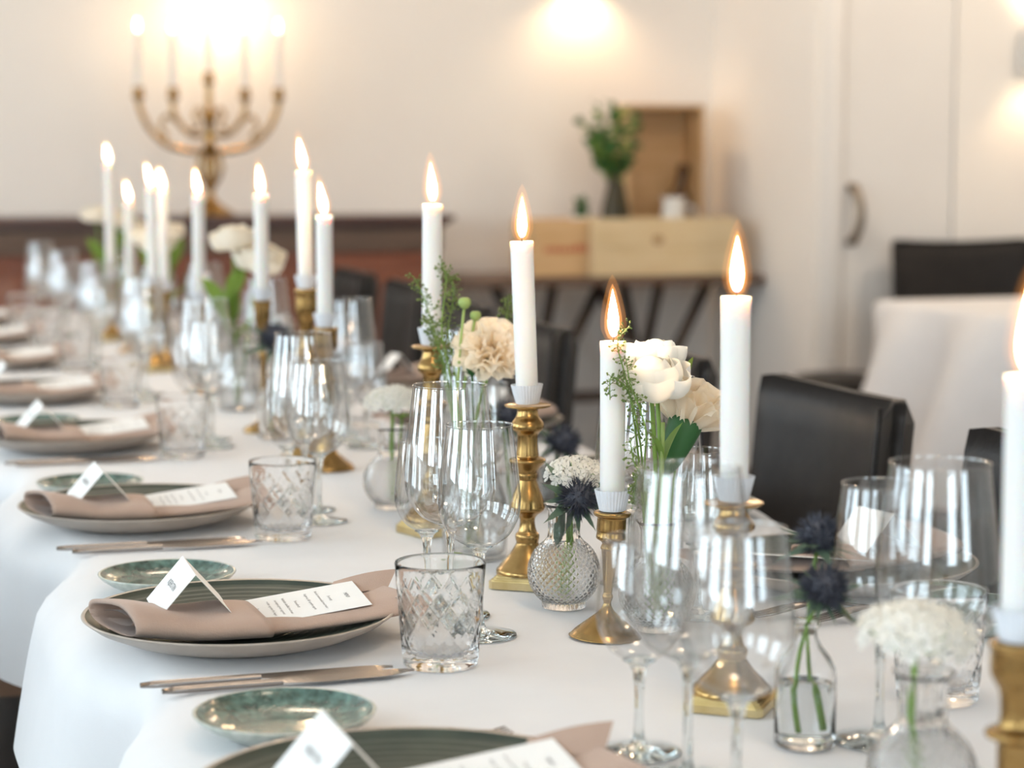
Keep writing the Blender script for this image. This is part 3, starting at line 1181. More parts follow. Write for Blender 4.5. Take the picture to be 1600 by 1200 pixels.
def pleat_mesh():
    n = 30
    seg = n * 4

    def fn(r, z, a):
        return r * (1 + .035 * (tri(a * n / (2 * pi)) - .5) * (1 if z > .001 else .5))
    prof = [(.0126, 0), (.0134, .004), (.0155, .013), (.0172, .020), (.0168, .0202), (.0150, .013), (.0129, .004), (.0123, .0005)]
    v, f = lathe(prof, seg, fn)
    return mesh('paper_collar', v, f, M_pleat, False)


PLEAT = pleat_mesh()
FLAME_PROF = [(0, 0), (.0026, .0015), (.0046, .006), (.0055, .012), (.0052, .019), (.0039, .028), (.0021, .037), (.0008, .043), (0, .046)]
FLAME = lathe_mesh('flame', FLAME_PROF, M_flame_core, 20, 3)
GLOW_SHELL = lathe_mesh('flame_glow_shell', [(0, -.003), (.005, -.001), (.0080, .006), (.0086, .013), (.0078, .022), (.0056, .033), (.0030, .044), (0, .051)], M_flame_glow, 20, 3)
HALO_SHELL = lathe_mesh('flame_halo_shell', [(0, -.006), (.007, -.003), (.0115, .006), (.0125, .014), (.0112, .026), (.0080, .040), (.0040, .053), (0, .060)], M_flame_halo, 20, 3)
WICK = tube('wick', [(0, 0, 0), (.0003, 0, .004), (.0008, .0003, .008), (.0022, .0006, .0105)], [.0009, .0009, .0008, .0006], M_wick, 6)


def candle(label, base, length, lean=0.0, flame_scale=1.0, flame_lean=0.0, collar=True, rad=.0122, power=CANDLE_W, group='white table candles'):
    t = thing('candle', label, 'candle', base, 0, group)
    t.rotation_euler = (0, lean, 0)
    L = length
    rnd2 = random.Random(int(length * 1e6))
    ph = rnd2.uniform(0, 6)

    def fn(r, z, a):
        return r * (1 + .012 * sin(a * 2 + ph) * (1 if z > L - .006 else 0))
    prof = [(0, 0), (rad * .92, 0), (rad * .97, .004), (rad * .985, L * .3), (rad, L * .7), (rad * 1.01, L - .010), (rad * 1.045, L - .003), (rad * 1.01, L), (rad * .88, L - .0002), (rad * .70, L - .0022), (rad * .3, L - .0026), (0, L - .0024)]
    obj('wax', lathe_mesh('wax', prof, M_wax, 28, 0, fn), t)
    obj('wick', WICK, t, (0, 0, L - .0026))
    f = obj('flame', FLAME, t, (.0006, 0, L + .004), (0, -lean + flame_lean, 0), flame_scale)
    obj('flame_glow_shell', GLOW_SHELL, f)
    obj('flame_halo_shell', HALO_SHELL, f)
    if collar:
        obj('paper_collar', PLEAT, t, (0, 0, .0008))
    ld = bpy.data.lights.new('flame_light', 'POINT')
    ld.energy = power
    ld.color = WARM
    ld.shadow_soft_size = .008
    lo = bpy.data.objects.new('flame_light', ld)
    COL.objects.link(lo)
    lo.parent = t
    lo.location = (0, 0, L + .022 * flame_scale)
    return t


def table_candle(n, px, top, cup, kind, desc, base_px=None, base_y=None, X=.70, lean=0.0, fl=0.0, fs=1.0, tilt=0.0, rz=0.0):
    if base_y:
        bx, by = spot(base_px, base_y)
    else:
        bx, by = X, along(px, X, TABLE_Z + .1)
    zc = height(cup, bx, by)
    zt = height(top, bx, by)
    h = zc - TABLE_Z - .0006
    t = thing('candlestick', 'brass candlestick ' + desc, 'candlestick', (bx, by, TABLE_Z + .0006), rz, 'brass candlesticks')
    t.scale = (1, 1, h / BASE_H[kind])
    for nm, me in stick_meshes(kind).items():
        obj(nm, me, t)
    if tilt:
        t.rotation_euler = (0, tilt, rz)
    top_off = tilt * h
    return candle('lit white candle in the brass candlestick ' + desc, (bx + top_off, by, zc + .0008), zt - zc, lean, fs, fl), (bx, by, h)


# nearest to farthest
table_candle(0, 1589, 590, 1003, 'collar', 'at the right edge of the photo', fs=1.1)
table_candle(1, 1160, 465, 784, 'square', 'left of the largest black chair', 1143, 1104, fs=1.0, rz=.9)
table_candle(2, 959, 535, 800, 'round', 'beside the thistle in the round vase', 946, 996, fs=1.0, fl=-.03, tilt=radians(3.0))
table_candle(3, 824, 378, 632, 'square', 'behind the thistle in the round vase', 824, 915, lean=radians(-2.2), fs=.95, rz=.95)
table_candle(4, 675, 320, 540, 'square', 'left of the cream carnation', X=.70, lean=radians(.6), fl=-.06, fs=1.0, rz=.3)
table_candle(5, 509, 338, 512, 'collar', 'just right of the tall copper one', X=.70, fl=-.16, fs=1.0)
table_candle(6, 480, 268, 452, 'collar', 'tallest of the pair left of the chairs', X=.70, lean=radians(-.8), fl=-.16, fs=1.0)
table_candle(7, 411, 305, 470, 'slim', 'with a slender stem by the white rose', X=.70, fl=-.10)
table_candle(8, 313, 305, 475, 'slim', 'below the brass candelabra', X=.70, fl=-.14)
table_candle(9, 258, 298, 455, 'round', 'right one of the touching far pair', X=.72, fl=-.2)
table_candle(10, 240, 292, 448, 'square', 'left one of the touching far pair', X=.68, fl=-.24, rz=.4)
table_candle(11, 205, 316, 460, 'round', 'second from the far left end', X=.70, fl=-.2)
table_candle(12, 174, 256, 440, 'square', 'farthest and leftmost on the table', X=.70, fl=-.16, rz=.2)


# ================================================================== FLOWERS AND VASES
def round_vase_mesh():
    """pressed glass globe vase with a fine diamond net"""
    R, zc = .0378, .0375
    N = 30
    seg = N * 6
    rows = 78

    def fn(r, z, a):
        if .004 < z < .070 and r > .0215:
            th = math.acos(max(-1, min(1, (z - zc) / R)))
            u, w = a / (2 * pi) * N, th / (pi) * 15
            fade = min(1, (z - .004) / .004, (.070 - z) / .004)
            g = max(tri(u + w), tri(u - w))
            return r - .0020 * fade * max(0, (g - .42) / .58)
        if .074 < z < .102:
            return r - .0006 * (.5 + .5 * cos(14 * a))
        return r
    outer = [(0, .0004), (.0200, .0004), (.0222, .0012)]
    for i in range(1, rows):
        th = pi * (.80 - .665 * i / rows)
        outer.append((R * sin(th), zc + R * cos(th)))
    outer += [(.0172, .0735), (.0165, .078), (.0163, .090), (.0166, .100), (.0182, .1045), (.0212, .1078), (.0215, .1083), (.0208, .1084)]
    inner = [(.0172, .1046), (.0152, .100), (.0143, .090), (.0146, .077), (.0200, .0700), (.0290, .0600), (.0340, .0465), (.0345, .034), (.0310, .0205), (.0230, .0095), (.0150, .0070), (0, .0066)]
    v, f = lathe(outer + inner, seg, lambda r, z, a: r)
    # apply the net only to the outer skin
    no = 0
    out = []
    cnt = sum(1 if r < 1e-6 else seg for r, z in outer)
    for i, p in enumerate(v):
        if i < cnt:
            r = sqrt(p[0] ** 2 + p[1] ** 2)
            if r > 1e-6:
                k = fn(r, p[2], atan2(p[1], p[0]) % (2 * pi)) / r
                p = (p[0] * k, p[1] * k, p[2])
        out.append(p)
    return mesh('globe_vase', out, f, M_pressed)


GLOBE = round_vase_mesh()
BOTTLE = lathe_mesh('bottle', [(0, .0004), (.020, .0004), (.0235, .002), (.0240, .006), (.0240, .056), (.0232, .062), (.0190, .071), (.0120, .080), (.0088, .086), (.0085, .093), (.0105, .0955), (.0108, .098), (.0095, .099),
                               (.0075, .0975), (.0068, .092), (.0070, .086), (.0100, .0785), (.0170, .070), (.0212, .061), (.0220, .054), (.0220, .008), (.0205, .0055), (.010, .005), (0, .005)], M_cut, 48)
BOTTLE_WATER = lathe_mesh('water', [(0, .0054), (.0100, .0054), (.0202, .0059), (.0216, .0082), (.0216, .050), (.0208, .0508), (0, .0506)], M_water, 40)
CYL = lathe_mesh('tall_vase', [(0, .0004), (.032, .0004), (.036, .0022), (.0375, .008), (.0385, .040), (.0360, .070), (.0275, .095), (.0235, .108), (.0245, .118), (.0275, .1235), (.0270, .1245), (.0250, .1235),
                               (.0222, .117), (.0213, .108), (.0255, .094), (.0338, .069), (.0362, .040), (.0352, .0100), (.033, .0065), (.015, .0058), (0, .0058)], M_thin, 48)
CYL_WATER = lathe_mesh('water', [(0, .0062), (.0150, .0062), (.0328, .0068), (.0349, .0102), (.0358, .040), (.0338, .066), (.0325, .0664), (0, .0662)], M_thin, 40)


def vase(kind, label, X, Y, rz=0.0, scale=1.0):
    z = TABLE_Z + .0006
    if kind == 'globe':
        o = obj('globe_vase', GLOBE, None, (X, Y, z), (0, 0, rz), scale)
        return tag(o, label, 'vase', 'diamond pressed globe vases')
    t = thing('flower_bottle' if kind == 'bottle' else 'flower_vase', label, 'vase', (X, Y, z), rz)
    if scale != 1:
        t.scale = (scale,) * 3
    obj('body', BOTTLE if kind == 'bottle' else CYL, t)
    obj('water', BOTTLE_WATER if kind == 'bottle' else CYL_WATER, t)
    return t


def petal_data(L, W, cup=.5, curl=.2, ruffle=0.0, nu=9, nv=9, seed=0, teeth=0):
    """petal from its base at the origin upwards along +z, cupped towards +y"""
    r = random.Random(seed)
    ph = r.uniform(0, 6)

    def fn(u, v):
        s = v * 2 - 1
        w = W * (sin(pi * (.10 + .58 * u)) ** .6) * .5
        if teeth:
            w = W * (.25 + .75 * u ** .8) * .5
        x = w * s
        edge = u * u
        z = L * u * (1 - (.10 if teeth else .24 * u) * s * s)
        if teeth and u > .8:
            z += L * .07 * (tri(v * teeth + ph) - .5)
        if teeth:
            y = -cup * L * (u * u) * .55 + cup * W * .35 * s * s - curl * L * max(0, u - .7) ** 2 * 3
        else:
            y = -cup * L * .36 * sin(pi * min(1, u * .92)) + cup * W * .30 * s * s
        y += ruffle * L * edge * sin(s * 6 + ph) * .5
        return (x, y, z)
    return grid_data(nu, nv, fn)


PETALS = {
    'ran': [mesh('petal', *petal_data(.028, .030, .9, .1, .03, seed=k), M_petal) for k in range(3)],
    'ran_white': [mesh('petal', *petal_data(.026, .028, .9, .1, .03, seed=k), M_petal_white) for k in range(3)],
    'carn': [mesh('petal', *petal_data(.034, .032, -.25, .5, .22, 8, 15, seed=k, teeth=7), M_petal_peach) for k in range(4)],
}


def dir_mat(d, roll=0.0, lift=(0, 0, 1)):
    """matrix whose z axis is d"""
    d = Vector(d).normalized()
    q = d.to_track_quat('Z', 'Y')
    return q.to_matrix().to_4x4() @ Matrix.Rotation(roll, 4, 'Z')


def stem_path(base, tip, bow=(0, 0, 0), n=10):
    a, b, c = Vector(base), Vector(tip), Vector(bow)
    return [a.lerp(b, i / n) + c * sin(pi * i / n) for i in range(n + 1)]


def ranunculus(label, tip, base, face=(0, 0, 1), size=1.0, seed=0, mat='ran', bow=(0, 0, 0), calyx=True, group='cream ranunculus'):
    """layered round bloom on a stem: tip = centre of the bloom"""
    r = random.Random(seed)
    t = thing('ranunculus', label, 'flower', base, 0, group)
    b = Vector(base)
    path = [p - b for p in stem_path(base, Vector(tip) - Vector(face).normalized() * .012 * size, bow)]
    obj('stem', tube('stem', path, .0022, M_stem, 8), t)
    D = dir_mat(face)
    C = Vector(tip) - b
    core = obj('bud_core', lathe_mesh('bud_core', [(0, -.008), (.009, -.006), (.0125, .002), (.010, .010), (.004, .014), (0, .0145)], M_petal if mat == 'ran' else M_petal_white, 18, 3), t)
    core.matrix_local = Matrix.Translation(C) @ D @ Matrix.Scale(size, 4)
    for ring, (n, rad, ang, s, zz) in enumerate(((5, .004, -12, .80, -.008), (6, .007, 0, .92, -.011), (7, .010, 16, 1.02, -.013), (7, .012, 40, 1.08, -.014))):
        for k in range(n):
            a = 2 * pi * (k + .5 * (ring % 2)) / n + r.uniform(-.15, .15)
            M = Matrix.Translation(C) @ D @ Matrix.Scale(size, 4) @ Matrix.Rotation(a, 4, 'Z') @ Matrix.Translation((0, -rad, zz)) @ Matrix.Rotation(radians(ang + r.uniform(-5, 5)), 4, 'X') @ Matrix.Scale(s * r.uniform(.93, 1.05), 4)
            p = obj('petal', PETALS[mat][k % 3], t)
            p.matrix_local = M
    if calyx:
        for k in range(3):
            a = 2 * pi * k / 3 + 1
            M = Matrix.Translation(C) @ D @ Matrix.Rotation(a, 4, 'Z') @ Matrix.Translation((0, -.004, -.013 * size)) @ Matrix.Rotation(radians(95), 4, 'X') @ Matrix.Scale(.6, 4)
            p = obj('sepal', SEPAL, t)
            p.matrix_local = M
    return t


SEPAL = mesh('sepal', *petal_data(.022, .008, .4, .2, 0, 6, 5), M_leaf_bright)


def carnation(label, tip, base, face=(0, 0, 1), size=1.0, seed=0, bow=(0, 0, 0), group='cream carnations'):
    r = random.Random(seed)
    t = thing('carnation', label, 'flower', base, 0, group)
    b = Vector(base)
    fd = Vector(face).normalized()
    D = dir_mat(face)
    C = Vector(tip) - b
    path = [p - b for p in stem_path(base, Vector(tip) - fd * .046 * size, bow)]
    obj('stem', tube('stem', path, .0021, M_stem, 8), t)
    cal = obj('calyx', lathe_mesh('calyx', [(0, -.050), (.0045, -.047), (.0085, -.036), (.0115, -.020), (.0125, -.010), (.0105, -.008), (0, -.009)], M_leaf, 16, 3), t)
    cal.matrix_local = Matrix.Translation(C) @ D @ Matrix.Scale(size, 4)
    for ring, (n, ang, s) in enumerate(((5, 10, .95), (7, 28, 1.02), (9, 48, 1.05), (10, 68, 1.05))):
        for k in range(n):
            a = 2 * pi * (k + .4 * ring) / n + r.uniform(-.2, .2)
            M = Matrix.Translation(C) @ D @ Matrix.Scale(size, 4) @ Matrix.Rotation(a, 4, 'Z') @ Matrix.Translation((0, -.003, -.012)) @ Matrix.Rotation(radians(ang + r.uniform(-7, 7)), 4, 'X') @ Matrix.Scale(s * r.uniform(.9, 1.08), 4)
            p = obj('petal', PETALS['carn'][(k + ring) % 4], t)
            p.matrix_local = M
    return t


def spike_data(r, n, L, w, seed, flat=.8, lo=-.7):
    """spiny ball: n thin spikes"""
    rnd = random.Random(seed)
    V, F = [], []
    for i in range(n):
        z = rnd.uniform(lo, 1)
        a = rnd.uniform(0, 2 * pi)
        q = sqrt(max(0, 1 - z * z))
        d = Vector((q * cos(a), q * sin(a), z * flat)).normalized()
        u = d.orthogonal().normalized()
        v = d.cross(u)
        base = d * r * .85
        tip = d * (r + L * rnd.uniform(.7, 1.15))
        o = len(V)
        V += [base + u * w, base - u * w * .5 + v * w * .87, base - u * w * .5 - v * w * .87, tip]
        F += [(o, o + 1, o + 3), (o + 1, o + 2, o + 3), (o + 2, o, o + 3)]
    return V, F


def ball_data(r, seg=14, flat=1.0):
    prof = [(r * sin(pi * i / 9), -r * flat * cos(pi * i / 9)) for i in range(10)]
    prof[0], prof[-1] = (0, -r * flat), (0, r * flat)
    return lathe(prof, seg)


def thistle_meshes():
    head = mesh('flower_head', *join([ball_data(.0105, 16, 1.1), spike_data(.0105, 420, .0085, .0007, 3, 1.0, -.8)]), M_thistle, False)
    def bract(u, v):
        s = v * 2 - 1
        w = .0040 * (1 - u) * (1 + .9 * abs(sin(u * 11)))
        return (w * s, -.004 * u * u, .034 * u + .0005 * abs(s))
    br = mesh('bract', *grid_data(9, 3, bract), M_thistle_leaf, False)
    return head, br


TH_HEAD, TH_BRACT = thistle_meshes()


def thistle(label, tip, base, face=(0, 0, 1), size=1.0, seed=0, bow=(0, 0, 0), n_bract=11):
    r = random.Random(seed)
    t = thing('sea_holly', label, 'flower', base, 0, 'blue thistles')
    b = Vector(base)
    fd = Vector(face).normalized()
    D = dir_mat(face)
    C = Vector(tip) - b
    obj('stem', tube('stem', [p - b for p in stem_path(base, Vector(tip) - fd * .009 * size, bow)], .0018, M_stem, 8), t)
    h = obj('flower_head', TH_HEAD, t)
    h.matrix_local = Matrix.Translation(C) @ D @ Matrix.Scale(size, 4)
    for k in range(n_bract):
        a = 2 * pi * k / n_bract + r.uniform(-.2, .2)
        M = Matrix.Translation(C) @ D @ Matrix.Scale(size, 4) @ Matrix.Translation((0, 0, -.006)) @ Matrix.Rotation(a, 4, 'Z') @ Matrix.Rotation(radians(r.uniform(68, 105)), 4, 'X') @ Matrix.Scale(r.uniform(.7, 1.1), 4)
        p = obj('bract', TH_BRACT, t)
        p.matrix_local = M
    return t


def floret_cluster(R, n, seed, flat=.55):
    """dome of small five petalled florets"""
    rnd = random.Random(seed)
    P, D = [], []
    for i in range(n):
        z = rnd.uniform(-.05, 1)
        a = i * 2.39996
        z = 1 - (i + .5) / n * 1.05
        q = sqrt(max(0, 1 - z * z))
        d = Vector((q * cos(a), q * sin(a), z)).normalized()
        c = Vector((d.x * R, d.y * R, d.z * R * flat)) * rnd.uniform(.9, 1.04)
        M = Matrix.Translation(c) @ dir_mat((d.x, d.y, d.z / flat * .8 + .1), rnd.uniform(0, 6))
        fl = R * .21
        V, F = [(0, 0, 0)], []
        for k in range(5):
            b = 2 * pi * k / 5
            for t_, rr, zz in ((-.55, .72, .10), (-.25, 1.0, .16), (.25, 1.0, .16), (.55, .72, .10)):
                V.append((fl * rr * cos(b + t_), fl * rr * sin(b + t_), fl * zz * 2.2))
            o = 1 + 4 * k
            F += [(0, o, o + 1), (0, o + 1, o + 2), (0, o + 2, o + 3)]
        P.append(xform((V, F), M))
        # dark anther dots
        for k in range(1):
            b = rnd.uniform(0, 6)
            s = fl * .08
            x, y, z2 = fl * .35 * cos(b), fl * .35 * sin(b), fl * .32
            D.append(xform(([(x - s, y - s, z2), (x + s, y - s, z2), (x + s, y + s, z2), (x - s, y + s, z2), (x, y, z2 + s * 1.5)], [(0, 1, 4), (1, 2, 4), (2, 3, 4), (3, 0, 4)]), M))
    return mesh('florets', *join(P), M_petal_white, False), mesh('anthers', *join(D), M_ink, False)


FLORETS, ANTHERS = floret_cluster(.030, 64, 9)


def allium(label, tip, base, face=(0, 0, 1), size=1.0, bow=(0, 0, 0), seed=0):
    t = thing('white_allium', label, 'flower', base, 0, 'white floret clusters')
    b = Vector(base)
    D = dir_mat(face, seed)
    C = Vector(tip) - b
    fd = Vector(face).normalized()
    hub = C - fd * .012 * size
    obj('stem', tube('stem', [p - b for p in stem_path(base, hub + b, bow)], .0022, M_stem, 8), t)
    M = Matrix.Translation(C) @ D @ Matrix.Scale(size, 4)
    f = obj('florets', FLORETS, t)
    f.matrix_local = M
    f['kind'] = 'stuff'
    a = obj('anthers', ANTHERS, t)
    a.matrix_local = M
    a['kind'] = 'stuff'
    parts = []
    r = random.Random(seed)
    for k in range(16):
        z = r.uniform(.1, .95)
        an = 2.4 * k
        q = sqrt(1 - z * z)
        e = C + (D.to_3x3() @ Vector((q * cos(an) * .026, q * sin(an) * .026, z * .013))) * size
        parts.append(tube_data([hub, hub.lerp(e, .5) - fd * .002, e], .0006, 5))
    obj('pedicels', mesh('pedicels', *join(parts), M_stem), t)
    return t


def sprig(label, path, seed=0, n=90, spread=.012, leaf=.0022, mat=None, group='fine green filler sprigs'):
    """thin branch set with tiny seed pods"""
    r = random.Random(seed)
    b = Vector(path[0])
    P = spline([Vector(p) - b for p in path], 6)
    t = thing('filler_sprig', label, 'foliage', b, 0, group)
    obj('stem', tube('stem', P, [.0011 * (1 - .6 * i / len(P)) for i in range(len(P))], M_stem, 6), t)
    parts = []
    for i in range(n):
        u = .30 + .70 * (i / n)
        k = min(int(u * (len(P) - 1)), len(P) - 2)
        c = P[k].lerp(P[k + 1], u * (len(P) - 1) - k)
        d = Vector((r.gauss(0, 1), r.gauss(0, 1), r.gauss(0.2, .8))).normalized()
        L = spread * r.uniform(.5, 1.1) * (1.15 - .5 * u)
        e = c + d * L
        parts.append(tube_data([c, c.lerp(e, .5) + Vector((0, 0, .001)), e], .0003, 4))
        u1 = d.orthogonal().normalized()
        v1 = d.cross(u1)
        s = leaf * r.uniform(.7, 1.2)
        V = [e - d * s * .3, e + u1 * s * .8 + d * s * .3, e + d * s, e - u1 * s * .8 + d * s * .3, e + v1 * s * .35 + d * s * .3, e - v1 * s * .35 + d * s * .3]
        parts.append((V, [(0, 1, 4), (1, 2, 4), (2, 3, 4), (3, 0, 4), (1, 0, 5), (2, 1, 5), (3, 2, 5), (0, 3, 5)]))
    o = obj('seed_pods', mesh('seed_pods', *join(parts), mat or M_leaf_olive, False), t)
    o['kind'] = 'stuff'
    return t


def leaf_mesh(L, W, mat, bend=.3, fold=.2):
    def fn(u, v):
        s = v * 2 - 1
        w = W * .5 * sin(pi * min(1, .06 + .94 * u)) ** .8
        return (w * s, -bend * L * u * u + fold * w * s * s, L * u * (1 - bend * .3 * u))
    return mesh('leaf', *grid_data(8, 5, fn), mat)


LEAF_BIG = leaf_mesh(.050, .016, M_leaf_bright)
LEAF_DARK = leaf_mesh(.034, .013, M_leaf)


def add_leaf(t, me, at_, d, roll=0.0, s=1.0):
    p = obj('leaf', me, t)
    p.matrix_local = Matrix.Translation(Vector(at_)) @ dir_mat(d, roll) @ Matrix.Scale(s, 4)
    return p


def bud_stem(label, tip, base, bow=(0, 0, 0), r=.0075, group='round green flower buds'):
    t = thing('flower_bud', label, 'flower', base, 0, group)
    b = Vector(base)
    C = Vector(tip) - b
    obj('stem', tube('stem', [p - b for p in stem_path(base, tip, bow)], .0017, M_stem_pale, 8), t)
    obj('bud', lathe_mesh('bud', [(0, -r), (r * .6, -r * .8), (r, -.1 * r), (r * .85, r * .55), (r * .4, r * .8), (0, r * .7)], M_stem_pale, 14, 3), t, C)
    for k in range(4):
        a = pi / 2 * k
        add_leaf(t, SEPAL, C + Vector((0, 0, -r)), (cos(a), sin(a), 1.2), 0, .45)
    return t


def P3(px, py, X, Y):
    """point over ground point (X, Y) region seen at pixel: keeps Y, moves X and z"""
    z = height(py, X, Y)
    x = across(px, Y, z)
    return Vector((x, Y, height(py, x, Y)))


ZT = TABLE_Z + .0006
# ---- vase 1: globe vase in focus with thistle and white allium
gx, gy = spot(881, 950)
vase('globe', 'round diamond pressed glass vase holding the sharp blue thistle', gx, gy)
thistle('blue thistle in front of a white allium in the round vase', P3(904, 776, gx, gy - .012), (gx + .004, gy, ZT + .010), (.10, -.95, .25), 1.38, 4, (.001, 0, 0), 12)
allium('white allium cluster behind the sharp blue thistle', P3(899, 742, gx, gy + .014), (gx - .004, gy + .004, ZT + .010), (-.05, -.15, 1), 1.0, (0, 0, 0), 2)
tz = thing('sea_holly_leaf', 'grey green thistle leaf hanging in the neck of the round vase', 'foliage', (gx - .008, gy, ZT + .062))
obj('leaf', leaf_mesh(.048, .010, M_thistle_leaf, .1, .3), tz, (0, 0, 0), (radians(6), radians(6), 0))

# ---- vase 2: carafe behind the left glasses, cream carnation, buds
cx, cyy = spot(742, 872)
vase('carafe', 'clear glass vase holding the cream carnation behind the wine glasses', cx, cyy)
carnation('large cream carnation left of the upright middle candle', P3(768, 548, cx, cyy), (cx, cyy, ZT + .012), (-.15, -.85, .6), 1.18, 3, (-.012, 0, 0))
bud_stem('green bud on the taller curved stem left of the carnation', P3(726, 473, cx, cyy), (cx - .005, cyy + .004, ZT + .012), (-.012, 0, 0))
bud_stem('lower green bud close to the cream carnation', P3(743, 493, cx, cyy + .01), (cx - .003, cyy + .008, ZT + .012), (-.014, 0, 0), .0065)
lv = thing('leaf_stem', 'dark green toothed leaf under the cream carnation', 'foliage', (cx, cyy - .004, ZT + .012))
tipv = P3(738, 590, cx, cyy - .01) - Vector((cx, cyy - .004, ZT + .012))
obj('stem', tube('stem', stem_path((0, 0, 0), tipv), .0013, M_leaf, 6), lv)
for k in range(6):
    a = 2 * pi * k / 6
    add_leaf(lv, LEAF_DARK, tipv, (cos(a) * .8, sin(a) * .4, .9), 0, .55)
lg = P3(693, 842, cx, cyy - .05)
lv2 = thing('loose_leaf', 'round green leaf fallen on the cloth behind the wine glasses', 'leaf', (lg.x, lg.y, ZT + .002))
obj('leaf', leaf_mesh(.036, .024, M_leaf_bright, .35, .3), lv2, (0, 0, .0), (radians(35), .2, .4))
for k, pth in enumerate(([(0, 0), (705, 600), (690, 520), (697, 440), (690, 412)], [(0, 0), (712, 590), (700, 520), (708, 470), (706, 430)],
                         [(0, 0), (700, 600), (682, 530), (664, 470), (646, 432)], [(0, 0), (760, 600), (785, 540), (792, 490), (800, 462)],
                         [(0, 0), (698, 610), (690, 560), (676, 520), (668, 500)])):
    yy = cyy + .02 + .012 * k
    pts = [(cx - .006 + .003 * k, cyy + .003, ZT + .014)] + [P3(a, b, cx, yy) for a, b in pth[1:]]
    sprig(['feathery green sprig in front of the left middle candle', 'bushy green sprig right of the left middle candle', 'green sprig bending left past the left middle candle',
           'green sprig peeping out left of the upright middle candle', 'short green sprig low before the left middle candle'][k], pts, 20 + k, 110, .013, .0030)

# ---- vase 3: globe vase behind the round candlestick, ranunculus + carnation
vx, vy = spot(1026, 985)
vase('globe', 'round diamond pressed glass vase half hidden behind the second candlestick', vx, vy, .4)
base3 = lambda dx, dy: (vx + dx, vy + dy, ZT + .010)
ranunculus('white ranunculus with round open petals right of the second candle', P3(1016, 588, vx, vy), base3(-.002, 0), (-.15, -.22, 1), 1.38, 5, 'ran_white', (.004, 0, 0))
ranunculus('smaller white ranunculus behind and above the open one', P3(1024, 552, vx, vy + .035), base3(.002, .004), (.1, .1, 1), 1.0, 6, 'ran_white', (.006, 0, 0))
carnation('cream carnation opening to the right beside the tall candle', P3(1080, 640, vx, vy + .02), base3(.005, -.003), (.42, .05, .9), 1.40, 8, (.006, 0, 0))
gl = thing('leaf_stem', 'long bright green leaf rising under the white ranunculus', 'foliage', base3(.001, -.004))
tip3 = P3(1036, 660, vx, vy - .004) - Vector(base3(.001, -.004))
obj('stem', tube('stem', stem_path((0, 0, 0), tip3), .0022, M_stem_pale, 8), gl)
add_leaf(gl, LEAF_BIG, tip3 * .75, (.10, 0, 1), 0, 1.1)
add_leaf(gl, LEAF_BIG, tip3 * .80, (-.12, .1, 1), 1.0, .7)
gb = thing('green_bud', 'pointed green leaf bud between ranunculus and carnation', 'foliage', base3(.004, .006))
tipb = P3(1070, 600, vx, vy + .03) - Vector(base3(.004, .006))
obj('stem', tube('stem', stem_path((0, 0, 0), tipb), .0014, M_stem, 6), gb)
add_leaf(gb, LEAF_BIG, tipb, (.1, 0, 1), .5, .6)
add_leaf(gb, LEAF_BIG, tipb, (.4, .1, 1), 2.0, .5)
for k, pth in enumerate(([(1000, 740), (988, 640), (975, 580), (965, 535), (985, 508)], [(1005, 740), (995, 660), (980, 610), (955, 590), (953, 625)],
                         [(1008, 745), (1010, 680), (1000, 640), (985, 600), (978, 560)], [(1000, 745), (1004, 760), (1002, 745), (990, 720), (985, 690)],
                         [(1002, 745), (1000, 770), (994, 760), (990, 775), (993, 790)])):
    yy = vy - .030 - .006 * k
    pts = [base3(-.006 + .002 * k, -.002)] + [P3(a, b, vx, yy if i > 0 else vy - .006) for i, (a, b) in enumerate(pth)]
    sprig(['thin green sprig curling over the flame of the second candle', 'thin green sprig drooping across the second candle', 'leafy green sprig just left of the white ranunculus',
           'short green sprig at the neck of the half hidden vase', 'green sprig hanging down beside the second candlestick'][k], pts, 40 + k, 70, .010, .0026)

# ---- vase 4: small thistles further back
for k, (px, py, bpx, bpy_, sz) in enumerate(((880, 690, 870, 790, 1.5), (792, 648, 800, 800, 1.25))):
    bx, by = spot(bpx, bpy_)
    vase('bottle', ['small clear bottle holding the shadowy thistle behind the tall brass candlestick', 'small clear bottle left of the tall brass candlestick'][k], bx, by)
    thistle(['large shadowy thistle right of the tall brass candlestick', 'dark thistle left of the tall brass candlestick'][k], P3(px, py, bx, by), (bx, by, ZT + .01), (.3, -.5, .7), sz, 60 + k, (0, 0, 0), 13)
# ---- vase 5: low white cluster left of the glasses
bx, by = .70, along(612, .70, TABLE_Z)
vase('globe', 'round pressed glass vase with white allium left of the tall wine glasses', bx, by, .2)
allium('white allium cluster left of the tall sharp wine glasses', P3(612, 628, bx, by), (bx, by, ZT + .01), (-.1, -.1, 1), 1.15, (0, 0, 0), 5)
lw5 = thing('leaf_stem', 'bright green leaves under the white allium left of the glasses', 'foliage', (bx + .004, by - .004, ZT + .01))
tp5 = P3(628, 655, bx, by - .01) - Vector((bx + .004, by - .004, ZT + .01))
obj('stem', tube('stem', stem_path((0, 0, 0), tp5), .0015, M_stem, 6), lw5)
for k in range(6):
    add_leaf(lw5, LEAF_BIG, tp5, (cos(k * 1.05), sin(k * 1.05), .6), 0, .55)

# ---- bottle with two thistles, near right
bx, by = spot(1257, 1166)
vase('bottle', 'clear bottle of water with thistle stems near the lower right corner', bx, by, 0, 1.0)
thistle('lower deep blue thistle in the clear bottle', P3(1288, 918, bx, by), (bx - .004, by, ZT + .012), (.15, -.55, .75), 1.25, 71, (-.010, 0, 0), 12)
thistle('upper dark blue thistle above the clear bottle', P3(1279, 838, bx, by + .05), (bx + .012, by + .003, ZT + .012), (.0, -.2, 1), 1.15, 72, (-.008, 0, 0), 13)
